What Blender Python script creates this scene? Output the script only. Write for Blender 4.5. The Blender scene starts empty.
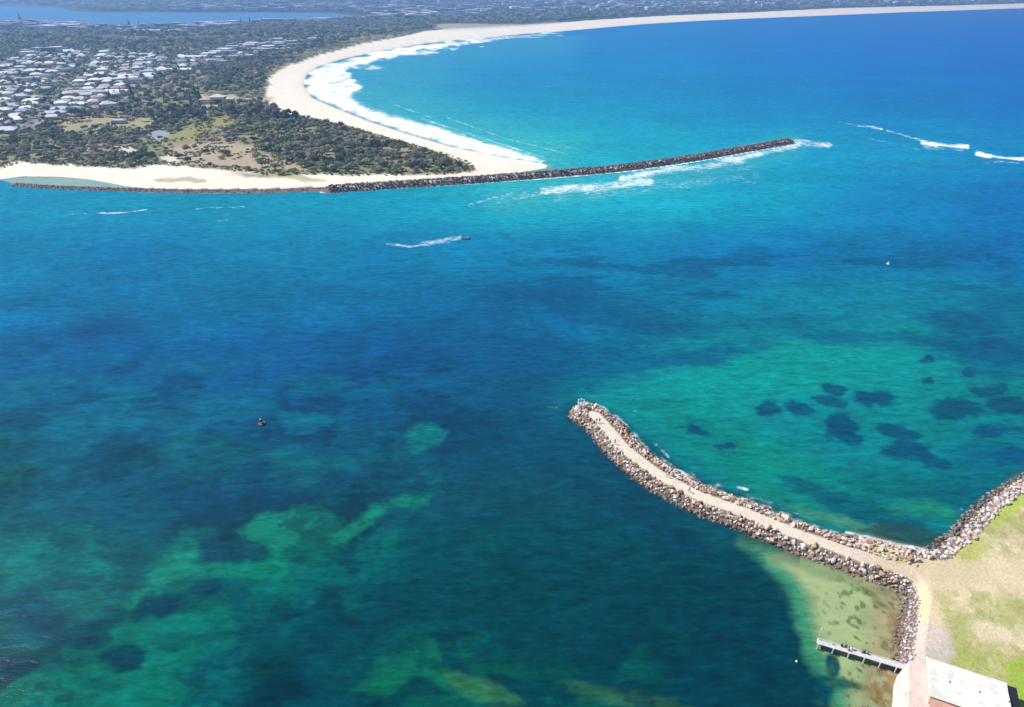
import bpy, bmesh, math, random
import numpy as np
from mathutils import Vector, Matrix, Euler
random.seed(7); RNG = np.random.default_rng(11)
R = math.radians
S = bpy.context.scene
COL = S.collection

# ------------------------------------------------------------------ camera, sky, sun, exposure
CAM_H = 120.0; FPX = 683.0; W0, H0 = 1024, 707
PITCH = math.atan((353.5 + 20) / FPX)
cd = bpy.data.cameras.new('camera'); cam = bpy.data.objects.new('camera', cd); COL.objects.link(cam)
cam.location = (0, 0, CAM_H); cam.rotation_euler = (math.pi/2 - PITCH, 0, 0)
cd.sensor_width = 36; cd.lens = FPX / 1024 * 36; cd.clip_start = 1; cd.clip_end = 60000
S.camera = cam
SUN_EL, SUN_AZ = 47.5, -63.0         # azimuth measured from +Y, negative to the left
w = bpy.data.worlds.new('World'); S.world = w; w.use_nodes = True
nt = w.node_tree; bg = nt.nodes['Background']; sk = nt.nodes.new('ShaderNodeTexSky')
sk.sky_type = 'NISHITA'; sk.sun_disc = False; sk.sun_elevation = R(SUN_EL); sk.sun_rotation = R(SUN_AZ)
sk.altitude = 50; sk.air_density = 1.0; sk.dust_density = 0.5; sk.ozone_density = 2.0
nt.links.new(sk.outputs[0], bg.inputs[0]); bg.inputs[1].default_value = 0.075
sd = bpy.data.lights.new('sun', 'SUN'); sun = bpy.data.objects.new('sun', sd); COL.objects.link(sun)
sd.energy = 4.6; sd.angle = R(0.5); sd.color = (1.0, 0.965, 0.91)
sv = Vector((math.sin(R(SUN_AZ))*math.cos(R(SUN_EL)), math.cos(R(SUN_AZ))*math.cos(R(SUN_EL)), math.sin(R(SUN_EL))))
sun.rotation_euler = sv.to_track_quat('Z', 'Y').to_euler(); sun.location = sv * 400
vs = S.view_settings; vs.view_transform = 'Standard'; vs.look = 'None'; vs.gamma = 1; vs.use_curve_mapping = False
vs.exposure = 0.58

# ------------------------------------------------------------------ map helpers
cp, sp = math.cos(PITCH), math.sin(PITCH)
def P(px, py, z=0.0):
    """ground point (metres) under a point of the survey photograph"""
    a, b = px - 512.0, py - 353.5
    f = FPX*cp - b*sp; d = FPX*sp + b*cp
    k = (CAM_H - z) / d
    return (a*k, f*k)
def PP(lst, z=0.0): return np.array([P(x, y, z) for x, y in lst])
def chart(x, y):
    """survey-chart coordinates of ground points"""
    zc = y*cp + CAM_H*sp
    zc = np.maximum(zc, 1.0)
    u = 512.0 + FPX*x/zc; v = 353.5 + FPX*(CAM_H*cp - y*sp)/zc
    return u, v
def smooth(e0, e1, x):
    t = np.clip((x-e0)/(e1-e0), 0, 1); return t*t*(3-2*t)
def lin(c):
    c = np.array(c, float)/255.0
    return np.where(c <= 0.04045, c/12.92, ((c+0.055)/1.055)**2.4)
def hash2(ix, iy, s):
    h = (ix*374761393 + iy*668265263 + s*974634777) & 0xFFFFFFFF
    h = ((h ^ (h >> 13)) * 1274126177) & 0xFFFFFFFF
    return ((h ^ (h >> 16)) & 0xFFFF) / 65535.0
def vnoise(x, y, s=0):
    ix = np.floor(x).astype(np.int64); iy = np.floor(y).astype(np.int64)
    fx = x-ix; fy = y-iy; fx = fx*fx*(3-2*fx); fy = fy*fy*(3-2*fy)
    a = hash2(ix, iy, s); b = hash2(ix+1, iy, s); c = hash2(ix, iy+1, s); d = hash2(ix+1, iy+1, s)
    return (a*(1-fx)+b*fx)*(1-fy) + (c*(1-fx)+d*fx)*fy
def fbm(x, y, sc, s=0, o=4):
    t = 0; a = 0.5; n = 0
    for i in range(o):
        t = t + a*vnoise(x/sc + i*17.3, y/sc - i*9.1, s+i); n += a; a *= 0.5; sc *= 0.5
    return t/n
def sdf_poly(x, y, poly):
    """signed distance, negative inside"""
    d2 = np.full(x.shape, 1e18); ins = np.zeros(x.shape, bool)
    n = len(poly)
    for i in range(n):
        ax, ay = poly[i]; bx, by = poly[(i+1) % n]
        ex, ey = bx-ax, by-ay; L = ex*ex+ey*ey + 1e-12
        t = np.clip(((x-ax)*ex + (y-ay)*ey)/L, 0, 1)
        d2 = np.minimum(d2, (x-ax-t*ex)**2 + (y-ay-t*ey)**2)
        if ay != by:
            c = ((ay > y) != (by > y)) & (x < (bx-ax)*(y-ay)/(by-ay)+ax); ins ^= c
    d = np.sqrt(d2); return np.where(ins, -d, d)
def dist_line(x, y, line):
    d2 = np.full(x.shape, 1e18); tt = np.zeros(x.shape); acc = 0.0
    for i in range(len(line)-1):
        ax, ay = line[i]; bx, by = line[i+1]
        ex, ey = bx-ax, by-ay; L = ex*ex+ey*ey
        t = np.clip(((x-ax)*ex + (y-ay)*ey)/L, 0, 1)
        q = (x-ax-t*ex)**2 + (y-ay-t*ey)**2
        m = q < d2; d2 = np.where(m, q, d2); tt = np.where(m, acc + t*math.sqrt(L), tt); acc += math.sqrt(L)
    return np.sqrt(d2), tt
def smooth_line(pts, n=6):
    pts = np.array(pts, float); out = []
    q = np.vstack([2*pts[0]-pts[1], pts, 2*pts[-1]-pts[-2]])
    for i in range(1, len(q)-2):
        for k in range(n):
            t = k/n
            out.append(0.5*((2*q[i]) + (q[i+1]-q[i-1])*t + (2*q[i-1]-5*q[i]+4*q[i+1]-q[i+2])*t*t + (-q[i-1]+3*q[i]-3*q[i+1]+q[i+2])*t**3))
    out.append(q[-2]); return np.array(out)

# ------------------------------------------------------------------ the coast (metres)
GPATH = smooth_line(PP([(594,414),(612,434),(620,444),(640,461),(660,475),(680,486),(700,496),(740,510.5),(770,522.5),(800,535),(850,552),(890,565.5),(915,574)], 2.0), 4)
_t = np.gradient(GPATH, axis=0); _t /= np.hypot(_t[:, 0], _t[:, 1])[:, None]
GROYNE = np.vstack([[P(588, 409.5, 2)], (GPATH + np.stack([-_t[:, 1], _t[:, 0]], 1)*1.0)[1:]])          # the rock body sits a little to the bay side of its path
BREAK = smooth_line(PP([(330,185.5),(400,181),(480,176),(545,171.2),(600,166.8),(640,162.5),(700,153.8),(760,143.5),(788,138.8)], 3.2), 3)
TRAIN = smooth_line(PP([(14,182),(60,185),(120,187),(180,188.5),(260,188.5),(330,186.5)], 2.0), 3)
coastN = [(-420,168),(-150,176),(0,179),(25,176),(60,176.5),(88,179),(108,182.5),(126,186),(150,188.5),(260,190.5),(330,189),(400,184.5),(440,182),(500,175.5),(545,168),
          (548,165),(500,157),(450,147),(410,135),(370,122),(335,108),(312,98),(303,85),(306,75),(318,66),(345,58),(380,51),(420,44),(450,40.5),(500,36),(560,31),(640,24),(700,20.5),(760,18),(900,12.3),(1024,8),(1250,3)]
LANDN = np.vstack([PP(coastN), [(9500, 7000), (9500, 11500), (-9500, 11500), (-9500, 1500)]])
vegN = [(-420,150),(0,171),(22,165),(45,166),(90,169),(130,171),(160,168),(200,171),(250,175),(270,178),(310,177),(350,178),(400,177),(440,176),(474,172.5),(470,166),(440,155),(400,143),(350,129),(320,123),(290,118),(272,109),(267,95),(271,78),(290,67),(320,57),(360,46.5),(400,39),(425,33),(450,30),(520,27),(580,22.5),(640,18.5),(700,15.5),(760,13),(840,9),(1024,4.5),(1250,0)]
VEG = np.vstack([PP(vegN), [(9300, 7600), (9300, 11500), (-9500, 11500), (-9500, 1600)]])
lakeP = [(-400,28),(-100,24),(0,23),(40,24.5),(80,28),(150,27.5),(200,26.5),(240,24.5),(300,23.5),(345,21.5),(372,18),(335,13),(260,12.5),(200,12.6),(150,12.3),(100,12.5),(72,11),(62,7.5),(0,5.8),(-400,3)]
LAKE = PP(lakeP)
coastS = [(880,800),(890,740),(893,707),(896,690),(900,668),(899,650),(902,630),(906,610),(908,597),(900,583),(885,574),
          (862,560),(846,545),(858,537),(880,541),(905,547.5),(932,553),(944,545),(958,535),(973,518),(988,503),(1005,490),(1024,478),(1100,440),(1300,380)]
LANDS = np.vstack([PP(coastS), [(420, 190), (420, 20), (60, 20)]])

def height(x, y):
    """ground level and signed distances for arrays of points"""
    sN = sdf_poly(x, y, LANDN); lk = -sdf_poly(x, y, LAKE); sN = np.maximum(sN, lk)
    sS = sdf_poly(x, y, LANDS)
    dun = fbm(x, y, 60, 3, 4)
    r = np.hypot(x, y)
    hN = np.where(sN < 0, 2.6*(1-np.exp(sN/26.0)) + np.clip(-sN-25, 0, 60)/60*3.0*dun, -np.minimum(sN*0.045, 4))
    hills = smooth(4700, 7600, r)*(60 + 170*fbm(x, y, 1500, 9, 5))*smooth(0, 900, -sN)
    hills = np.maximum(hills, smooth(3500, 4600, r)*smooth(0, 300, -sN)*34*fbm(x, y, 700, 21, 4)*smooth(300, -900, x))
    hN = hN + np.where(sN < 0, hills, 0)
    hS = np.where(sS < 0, np.minimum(-sS*0.55, 2.2) + 0.25*fbm(x, y, 9, 5, 3), -np.minimum(sS*0.12, 4))
    h = np.maximum(hN, hS)
    dG, tG = dist_line(x, y, GROYNE); dB, tB = dist_line(x, y, BREAK); dT, _ = dist_line(x, y, TRAIN)
    wG = 2.6 + 0.5*fbm(x, y, 7, 31, 2)
    h = np.maximum(h, np.maximum(2.0 - np.maximum(0, dG-wG)*0.75, -4))
    h = np.maximum(h, np.maximum(2.7 - np.maximum(0, dB-1.9)*0.72, -4))
    h = np.maximum(h, np.maximum(1.0 - np.maximum(0, dT-1.2)*0.6, -4))
    return h, sN, sS, dG, tG, dB, dT
def h1(x, y): return float(height(np.array([float(x)]), np.array([float(y)]))[0][0])

# ------------------------------------------------------------------ mesh + material helpers
def mesh_np(name, V, F, col=None, mat=None, smooth_=False, attrs=None):
    me = bpy.data.meshes.new(name); V = np.asarray(V, np.float32); F = np.asarray(F, np.int32); k = F.shape[1]
    me.vertices.add(len(V)); me.vertices.foreach_set('co', V.ravel())
    me.loops.add(F.size); me.loops.foreach_set('vertex_index', F.ravel())
    me.polygons.add(len(F)); me.polygons.foreach_set('loop_start', np.arange(0, F.size, k, dtype=np.int32))
    me.polygons.foreach_set('loop_total', np.full(len(F), k, np.int32))
    me.polygons.foreach_set('use_smooth', np.full(len(F), smooth_, bool))
    if col is not None:
        a = me.attributes.new('Col', 'FLOAT_COLOR', 'POINT')
        c = np.ones((len(V), 4), np.float32); c[:, :3] = col; a.data.foreach_set('color', c.ravel())
    for k_, v_ in (attrs or {}).items():
        a = me.attributes.new(k_, 'FLOAT', 'POINT'); a.data.foreach_set('value', np.asarray(v_, np.float32))
    me.update(calc_edges=True); me.validate()
    if mat: me.materials.append(mat)
    return me
def link(name, me, parent=None, loc=None, rot=None, scale=None):
    o = bpy.data.objects.new(name, me); COL.objects.link(o)
    if loc is not None: o.location = loc
    if rot is not None: o.rotation_euler = rot
    if scale is not None: o.scale = scale
    if parent: o.parent = parent
    return o
def tag(o, label=None, cat=None, group=None, kind=None):
    if label: o['label'] = label
    if cat: o['category'] = cat
    if group: o['group'] = group
    if kind: o['kind'] = kind
    return o
class NT:
    def __init__(s, name):
        s.m = bpy.data.materials.new(name); s.m.use_nodes = True; s.t = s.m.node_tree; s.b = s.t.nodes['Principled BSDF']
        s.out = s.t.nodes['Material Output']
    def n(s, typ, **kw):
        nd = s.t.nodes.new(typ)
        for k, v in kw.items(): setattr(nd, k, v)
        return nd
    def l(s, a, b): s.t.links.new(a, b)
    def pos(s): return s.n('ShaderNodeNewGeometry').outputs['Position']
    def noise(s, vec, scale, detail=3, rough=0.55, dist=0):
        n = s.n('ShaderNodeTexNoise'); n.inputs['Scale'].default_value = scale; n.inputs['Detail'].default_value = detail
        n.inputs['Roughness'].default_value = rough; n.inputs['Distortion'].default_value = dist; s.l(vec, n.inputs['Vector']); return n.outputs[0]
    def mapr(s, v, a, b, c, d, smooth_=False):
        n = s.n('ShaderNodeMapRange'); n.inputs[1].default_value = a; n.inputs[2].default_value = b; n.inputs[3].default_value = c; n.inputs[4].default_value = d
        if smooth_: n.interpolation_type = 'SMOOTHSTEP'
        s.l(v, n.inputs[0]); return n.outputs[0]
    def math(s, op, a, b=None):
        n = s.n('ShaderNodeMath'); n.operation = op
        for i, v in enumerate((a, b)):
            if v is None: continue
            if isinstance(v, (int, float)): n.inputs[i].default_value = v
            else: s.l(v, n.inputs[i])
        return n.outputs[0]
    def mix(s, f, a, b, mode='MIX'):
        n = s.n('ShaderNodeMix', data_type='RGBA', blend_type=mode)
        for i, v in ((0, f), (6, a), (7, b)):
            if isinstance(v, (int, float)): n.inputs[i].default_value = v
            elif isinstance(v, (tuple, list)): n.inputs[i].default_value = (*v[:3], 1)
            else: s.l(v, n.inputs[i])
        return n.outputs[2]
    def attr(s, name): return s.n('ShaderNodeAttribute', attribute_name=name)
    def scaled(s, vec, sc, rot=0):
        m = s.n('ShaderNodeMapping'); m.inputs['Scale'].default_value = sc; m.inputs['Rotation'].default_value = (0, 0, rot); s.l(vec, m.inputs['Vector']); return m.outputs[0]
    def bump(s, h, strength, dist):
        b = s.n('ShaderNodeBump'); b.inputs['Strength'].default_value = strength; b.inputs['Distance'].default_value = dist
        s.l(h, b.inputs['Height']); s.l(b.outputs[0], s.b.inputs['Normal']); return b
def mat_plain(name, col, rough=0.7, vary=0.12, scale=2.0, metal=0, bump=0.0):
    t = NT(name); p = t.n('ShaderNodeTexCoord').outputs['Object']
    f = t.mapr(t.noise(p, scale, 4), 0.3, 0.7, 1-vary, 1+vary)
    t.l(t.mix(1.0, col, f, 'MULTIPLY'), t.b.inputs['Base Color']); t.b.inputs['Roughness'].default_value = rough; t.b.inputs['Metallic'].default_value = metal
    if bump: t.bump(t.noise(p, scale*4, 3), bump, 0.05)
    return t.m
def mat_attr(name, rough=0.8, scale=3.0, vary=0.2, bump=0.0, objcol=False, spec=0.3):
    t = NT(name); p = t.n('ShaderNodeTexCoord').outputs['Object']
    c = t.attr('Col').outputs['Color']
    f = t.mapr(t.noise(p, scale, 4, 0.6), 0.3, 0.7, 1-vary, 1+vary)
    c = t.mix(1.0, c, f, 'MULTIPLY')
    if objcol: c = t.mix(1.0, c, t.n('ShaderNodeObjectInfo').outputs['Color'], 'MULTIPLY')
    t.l(c, t.b.inputs['Base Color']); t.b.inputs['Roughness'].default_value = rough; t.b.inputs['Specular IOR Level'].default_value = spec
    if bump: t.bump(t.noise(p, scale*2, 3), bump, 0.15)
    return t.m
def mat_obj(name, rough=0.6, vary=0.1, scale=0.6):
    t = NT(name); p = t.pos(); c = t.n('ShaderNodeObjectInfo').outputs['Color']
    t.l(t.mix(1.0, c, t.mapr(t.noise(p, scale, 3), 0.3, 0.7, 1-vary, 1+vary), 'MULTIPLY'), t.b.inputs['Base Color'])
    t.b.inputs['Roughness'].default_value = rough; t.b.inputs['Specular IOR Level'].default_value = 0.25
    return t.m

# ------------------------------------------------------------------ polar survey grid shared by ground and water
def polar(nc, azmax, d0, d1, nr, extra):
    az = np.linspace(-azmax, azmax, nc); dep = np.concatenate([np.linspace(d0, 4.0, int(nr*.86))[:-1], np.linspace(4.0, d1, int(nr*.24))])
    r = np.concatenate([CAM_H/np.tan(np.radians(dep)), extra])
    A, Rr = np.meshgrid(np.radians(az), r); x = (Rr*np.sin(A)).ravel(); y = (Rr*np.cos(A)).ravel()
    n2 = len(r); i = np.arange(n2-1)[:, None]*nc + np.arange(nc-1)[None, :]
    F = np.stack([i, i+1, i+nc+1, i+nc], -1).reshape(-1, 4)   # counter-clockwise fixed below
    return x, y, F[:, ::-1]
def apply_layers(c, u, v, layers, wx, wy, strength_mul=1.0):
    for L in layers:
        kind = L[0]
        if kind == 'e':      # ellipse: cx, cy, rx, ry, rot, colour, opacity, softness
            _, cx, cy, rx, ry, rot, colr, op, soft = L
            du = u+wx-cx; dv = v+wy-cy; ca, sa = math.cos(R(rot)), math.sin(R(rot))
            q = np.sqrt(((du*ca+dv*sa)/rx)**2 + ((-du*sa+dv*ca)/ry)**2)
            m = op*(1-smooth(1-soft, 1+soft, q))
        else:                # polygon: points, colour, opacity, edge width
            _, pts, colr, op, soft = L
            pts = np.array(pts, float)
            b0 = pts.min(0)-soft-30; b1 = pts.max(0)+soft+30
            sel = (u > b0[0]) & (u < b1[0]) & (v > b0[1]) & (v < b1[1])
            m = np.zeros(u.shape)
            m[sel] = op*(1-smooth(-soft, soft, sdf_poly((u+wx)[sel], (v+wy)[sel], pts)))
        c += (colr - c)*m[:, None]
    return c

# ------------------------------------------------------------------ ground
WEST = smooth_line(PP([(893,577),(903,584),(908,594),(908,610),(905,630),(902,650),(903,668)], 1.0), 3)
EAST = smooth_line(PP([(916,554),(935,556),(947,547),(962,535),(977,519),(992,504),(1008,493),(1026,482),(1065,462)], .8), 3)
SAND = lin((241,228,209))*0.82; SANDW = lin((214,190,160))*0.8; VEGG = np.array([.13,.135,.07]); GRASS = np.array([.34,.33,.13])
gx, gy, gF = polar(1000, 60, 73, 0.95, 700, np.array([7500, 8000, 8500, 9000, 9600, 10300, 11200]))
gh, sN, sS, dG, tG, dB, dT = height(gx, gy)
u, v = chart(gx, gy)
sV = sdf_poly(gx, gy, VEG)
n1 = fbm(gx, gy, 14, 41, 4); n2 = fbm(gx, gy, 55, 47, 4); n3 = fbm(gx, gy, 3, 53, 3); n4 = fbm(gx, gy, 320, 61, 5)
c = np.tile(SAND, (len(gx), 1)) * (0.92+0.16*n1)[:, None]
wet = smooth(-7, 3, sN)*(sS > 60); c += (SANDW*0.9 - c)*(wet*0.6*smooth(150, 110, v))[:, None]
tan_ = lin((168,150,116))*0.8; oliv = np.array([.20,.21,.09])
vm = smooth(1.5, -3.5, sV + (n1-.5)*9)
gc = VEGG + (oliv-VEGG)*smooth(.35,.65,n1)[:, None]; gc = gc + (tan_-gc)*(smooth(.54,.68,n2)*0.7)[:, None]
gc = gc*(0.8+0.4*n3)[:, None]
far = smooth(1500, 2600, np.hypot(gx, gy))
fc = np.array([.052,.066,.036]) * (0.55+0.9*fbm(gx, gy, 26, 71, 3))[:, None]; fc = fc + (np.array([.12,.115,.07])-fc)*(smooth(.5,.7,n4)*.45)[:, None]
gc = gc + (fc-gc)*far[:, None]
c += (gc-c)*vm[:, None]
# clearings, tracks, car park
CLEAR = [
 ('p', [(58,127),(85,122),(112,121),(150,121),(157,130),(150,134),(128,137),(112,135),(85,134),(60,138)], lin((176,166,128))*.72, .9, 1.5),
 ('p', [(150,137),(163,134),(172,138),(170,144),(158,148),(148,144)], lin((158,158,160))*.8, .95, .8),
 ('p', [(160,146),(185,133),(205,126),(228,121),(246,126),(240,132),(215,139),(190,147),(172,152)], lin((160,156,98))*.7, .85, 2),
 ('p', [(168,152),(195,147),(230,148),(252,150),(264,158),(290,166),(310,173),(262,176),(205,170),(170,166)], lin((196,176,148))*.74, .8, 2.5),
 ('p', [(116,152),(128,150),(140,156),(132,163),(120,160)], lin((226,214,200))*.8, .85, 1.2),
 ('p', [(160,160),(176,158),(180,166),(168,168)], lin((230,218,204))*.8, .8, 1.2),
 ('p', [(200,98),(236,98),(243,104),(236,112),(206,116),(198,108)], lin((198,182,156))*.72, .85, 1),
 ('p', [(240,103),(256,101),(275,99),(275,102),(256,107),(242,108)], lin((206,186,166))*.75, .8, .8),
 ('p', [(186,54),(212,52),(214,56),(190,58)], lin((190,185,130))*.7, .8, .8),
 ('p', [(430,26),(450,24.5),(520,25.5),(560,23),(562,25),(520,28),(450,32),(436,30)], lin((196,192,170))*.7, .65, 1),
 ('p', [(225,34),(330,33.5),(330,36),(225,37)], lin((150,148,120))*.7, .45, .8),
 ('p', [(80,36),(190,40),(250,38),(250,43),(160,45),(80,42)], lin((128,122,98))*.7, .5, 1.5),
 ('e', 262, 178, 26, 1.7, 2, np.array([.20,.19,.085]), .85, .5),
 ('p', [(268,172),(290,174),(312,180),(330,183),(305,184),(280,179)], np.array([.24,.26,.09]), .7, 1.0),
 ('p', [(154,181),(172,179.5),(208,181),(206,184),(160,183.5)], np.array([.30,.27,.13]), .75, .6),
]
wx = (fbm(gx, gy, 10, 81, 3)-.5)*5; wy = (fbm(gx, gy, 10, 91, 3)-.5)*3
selN = gy > 300
cc = c[selN]; c[selN] = apply_layers(cc, u[selN], v[selN], CLEAR, wx[selN], wy[selN])
# the streets of the suburb
def in_px(poly, x, y): return sdf_poly(*chart(x, y), np.array(poly, float)) < 0
SUBURB = [(-70,66),(0,64),(20,58),(60,52),(110,54),(150,58),(205,60),(218,68),(186,76),(160,82),(140,92),(124,104),(112,116),(70,120),(50,128),(0,140),(-70,146)]
UA = R(24)
ru = gx*math.cos(UA)+gy*math.sin(UA); rv = -gx*math.sin(UA)+gy*math.cos(UA)
su = np.abs((ru+500) % 120 - 60) > 56.5; sv_ = np.abs((rv+500) % 50 - 25) > 22.2
ins = np.zeros(len(gx), bool); m_ = (gy > 300) & (gy < 1600); ins[m_] = in_px(SUBURB, gx[m_], gy[m_])
yard = lin((165,162,146))*.7
c[ins] += (yard*(0.75+.5*n3[ins])[:, None]-c[ins])*.75
c[ins & (su | sv_)] = lin((132,132,136))*.72
# near headland
land = (sS < 3) | ((dG < 9) & (gy < 220))
ng = fbm(gx, gy, 2.2, 101, 4); ng2 = fbm(gx, gy, 7, 107, 4); ngf = fbm(gx, gy, .7, 111, 2)
wt = smooth(.32, .62, ng2)
nc_ = lin((222,206,166))*.74*(1-wt[:, None]) + GRASS*wt[:, None]
nc_ = nc_ + (np.array([.24,.265,.085])-nc_)*(smooth(.50,.64,ng)*.6)[:, None]
nc_ = nc_ + (lin((206,178,150))*.7-nc_)*(smooth(.56,.66,fbm(gx, gy, 3.6, 117, 4))*.45)[:, None]; nc_ *= (0.80+.40*ngf)[:, None]
PATHC = lin((222,208,190))*.8
NEAR = [
 ('p', [(838,524),(870,528),(905,538),(936,549),(934,562),(900,562),(860,548),(840,538)], lin((226,206,176))*.8, .95, 2),
 ('p', [(905,575),(925,578),(925,600),(908,596)], lin((226,206,176))*.78, .8, 3),
 ('p', [(908,566),(935,560),(975,566),(1010,566),(1060,540),(1060,575),(1010,600),(960,600),(925,600),(905,590)], lin((224,204,170))*.74, .75, 8),
 ('p', [(912,590),(925,590),(940,610),(945,650),(925,660),(908,640)], lin((226,204,170))*.78, .85, 7),
 ('e', 1003, 512, 26, 11, -38, np.array([.30,.38,.05]), .85, .5), ('e', 968, 556, 17, 9, -25, np.array([.34,.36,.08]), .75, .5),
 ('e', 985, 640, 30, 9, 15, lin((222,204,176))*.78, .6, .6), ('e', 1010, 620, 40, 14, 10, np.array([.29,.30,.09]), .6, .6),
 ('p', [(1000,672),(1040,650),(1060,720),(1014,720)], np.array([.24,.34,.03]), .8, 6),
 ('e', 958, 640, 10, 22, 0, np.array([.29,.31,.09]), .6, .6), ('e', 965, 666, 24, 6, 15, np.array([.26,.31,.06]), .6, .6),
 ('p', [(908,634),(930,630),(948,640),(953,664),(934,676),(905,674)], lin((206,192,188))*.76, .7, 5),
]
sel = land & (gy < 260)
wx2 = (ng2-.5)*10; wy2 = (ng-.5)*8
c[sel] = nc_[sel]; cc = c[sel]; c[sel] = apply_layers(cc, u[sel], v[sel], NEAR, wx2[sel], wy2[sel])
dP, _ = dist_line(gx, gy, GPATH); gm = (smooth(2.2, 1.5, dP)*(gy < 260))*smooth(-14, -4, sS); pc = PATHC*(0.9+.2*ng)[:, None]
tw = smooth(70, 100, tG + (ng2-.5)*20); pc = pc + (lin((206,176,142))*.75-pc)*(tw*.7)[:, None]
c += (pc-c)*gm[:, None]
rockbed = ((dP > 1.9) & (dG < 9) & (gy < 260) & (sS > -1)) | ((dB > 2.5) & (dB < 11) & (sN > -2)) | (dT < 6)
dW, _ = dist_line(gx, gy, WEST); dE, _ = dist_line(gx, gy, EAST); rockbed |= ((dW < 1.9) | (dE < 2.8)) & (gy < 260) & (dP > 2)
c[rockbed] = np.array([.17,.13,.105])*(.7+.6*n3[rockbed])[:, None]  # darkened bed colour stands in for shade in the gaps between boulders
uw = smooth(.15, -.8, gh)*(gy < 260); c += (lin((176,160,112))*.55*(0.8+.4*ng)[:, None] - c)*uw[:, None]
wd = smooth(.46,.56,fbm(gx, gy, 1.6, 131, 4))*uw*smooth(30, 6, np.hypot(gx-P(900,640)[0], gy-P(900,640)[1])); c += (np.array([.13,.07,.025])-c)*wd[:, None]
t = NT('ground_cover'); p = t.pos(); a = t.attr('Col').outputs['Color']
f = t.math('MULTIPLY', t.mapr(t.noise(p, 1.7, 5, .65), .3, .7, .82, 1.18), t.mapr(t.noise(p, 5.5, 3, .7), .35, .65, .86, 1.14))
t.l(t.mix(1.0, a, f, 'MULTIPLY'), t.b.inputs['Base Color']); t.b.inputs['Roughness'].default_value = .95; t.b.inputs['Specular IOR Level'].default_value = .1
t.bump(t.noise(p, 1.2, 5), .5, .25)
ground = tag(link('ground', mesh_np('ground', np.stack([gx, gy, gh], 1), gF, c, t.m, True)), kind='structure')

# ------------------------------------------------------------------ water
wx_, wy_, wF = polar(1240, 60, 73, 1.02, 840, np.array([7200, 7800, 8500, 9500, 11000]))
hh, sN, sS, dG, tG, dB, dT = height(wx_, wy_)
u, v = chart(wx_, wy_)
gxs = np.array([-100, 0, 128, 256, 384, 512, 640, 768, 900, 1024, 1124], float)
gys = np.array([-15, 40, 100, 150, 200, 250, 300, 350, 400, 450, 500, 550, 600, 650, 707, 820], float)
rows = [
 [(70,140,205)]*4+[(30,140,205),(10,135,208),(2,130,208),(0,124,208),(0,118,206),(0,112,204),(0,112,204)],
 [(70,140,205)]*4+[(40,152,205),(15,142,206),(4,136,207),(0,128,207),(0,122,206),(0,114,204),(0,112,204)],
 [(70,140,200)]*4+[(60,168,208),(22,150,205),(8,144,205),(2,134,204),(0,126,203),(0,118,202),(0,116,202)],
 [(40,140,195)]*4+[(60,170,200),(58,176,204),(22,158,206),(10,150,206),(4,142,205),(0,130,203),(0,128,202)],
 [(10,130,188),(8,132,188),(2,138,190),(4,140,190),(6,142,192),(24,158,198),(22,160,204),(4,146,198),(0,122,192),(0,108,190),(0,105,190)],
 [(0,118,178),(0,120,180),(0,112,178),(0,122,182),(0,118,180),(0,122,182),(0,120,182),(0,112,182),(0,112,178),(0,102,178),(0,102,176)],
 [(0,108,170),(0,108,170),(0,104,166),(0,106,166),(0,100,163),(0,96,158),(0,106,160),(0,114,166),(0,120,168),(0,106,164),(0,102,160)],
 [(0,90,156),(0,90,155),(0,88,153),(0,84,148),(0,80,143),(0,84,138),(0,98,146),(0,128,152),(0,130,154),(0,96,150),(0,90,145)],
 [(0,90,142),(0,92,140),(0,88,140),(0,84,134),(0,80,126),(0,80,118),(0,116,136),(0,140,146),(0,132,144),(0,108,140),(0,100,135)],
 [(0,88,128),(0,90,125),(0,84,120),(0,80,116),(0,78,110),(0,76,104),(0,76,104),(0,120,120),(0,128,130),(0,98,126),(0,90,120)],
 [(0,84,108),(0,84,106),(0,80,104),(0,76,100),(0,76,96),(0,74,92),(0,72,92),(0,90,96),(0,110,110),(0,92,110),(0,90,110)],
 [(0,82,96),(0,82,96),(0,78,94),(0,74,90),(0,72,86),(0,72,86),(0,70,84),(0,70,84),(0,80,90),(0,85,95),(0,85,95)],
 [(0,80,90),(0,80,90),(0,76,86),(0,72,82),(0,68,80),(0,68,80),(0,66,80),(0,66,80),(0,74,84),(0,80,86),(0,80,86)],
 [(0,80,86),(0,78,86),(0,74,84),(0,70,80),(0,66,78),(0,66,78),(0,63,78),(0,63,80),(0,70,82),(0,80,86),(0,80,86)],
 [(0,78,84),(0,76,82),(0,72,80),(0,68,76),(0,66,74),(0,64,74),(0,62,76),(0,62,78),(0,70,82),(0,80,86),(0,80,86)],
 [(0,78,84),(0,76,82),(0,72,80),(0,68,76),(0,66,74),(0,64,74),(0,62,76),(0,62,78),(0,70,82),(0,80,86),(0,80,86)]]
G = np.array([[lin(q) for q in r_] for r_ in rows])
wu = (fbm(wx_, wy_, 26, 201, 4)-.5); wv = (fbm(wx_, wy_, 26, 211, 4)-.5)
uu = np.clip(u+wu*60, -100, 1123.9); vv = np.clip(v+wv*22, -15, 819.9)
iu = np.clip(np.searchsorted(gxs, uu, 'right')-1, 0, len(gxs)-2); iv = np.clip(np.searchsorted(gys, vv, 'right')-1, 0, len(gys)-2)
fu = ((uu-gxs[iu])/(gxs[iu+1]-gxs[iu]))[:, None]; fv = ((vv-gys[iv])/(gys[iv+1]-gys[iv]))[:, None]
fu = fu*fu*(3-2*fu); fv = fv*fv*(3-2*fv)
wc = (G[iv, iu]*(1-fu)+G[iv, iu+1]*fu)*(1-fv) + (G[iv+1, iu]*(1-fu)+G[iv+1, iu+1]*fu)*fv
L3 = lambda r, g, b: lin((r, g, b))
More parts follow.
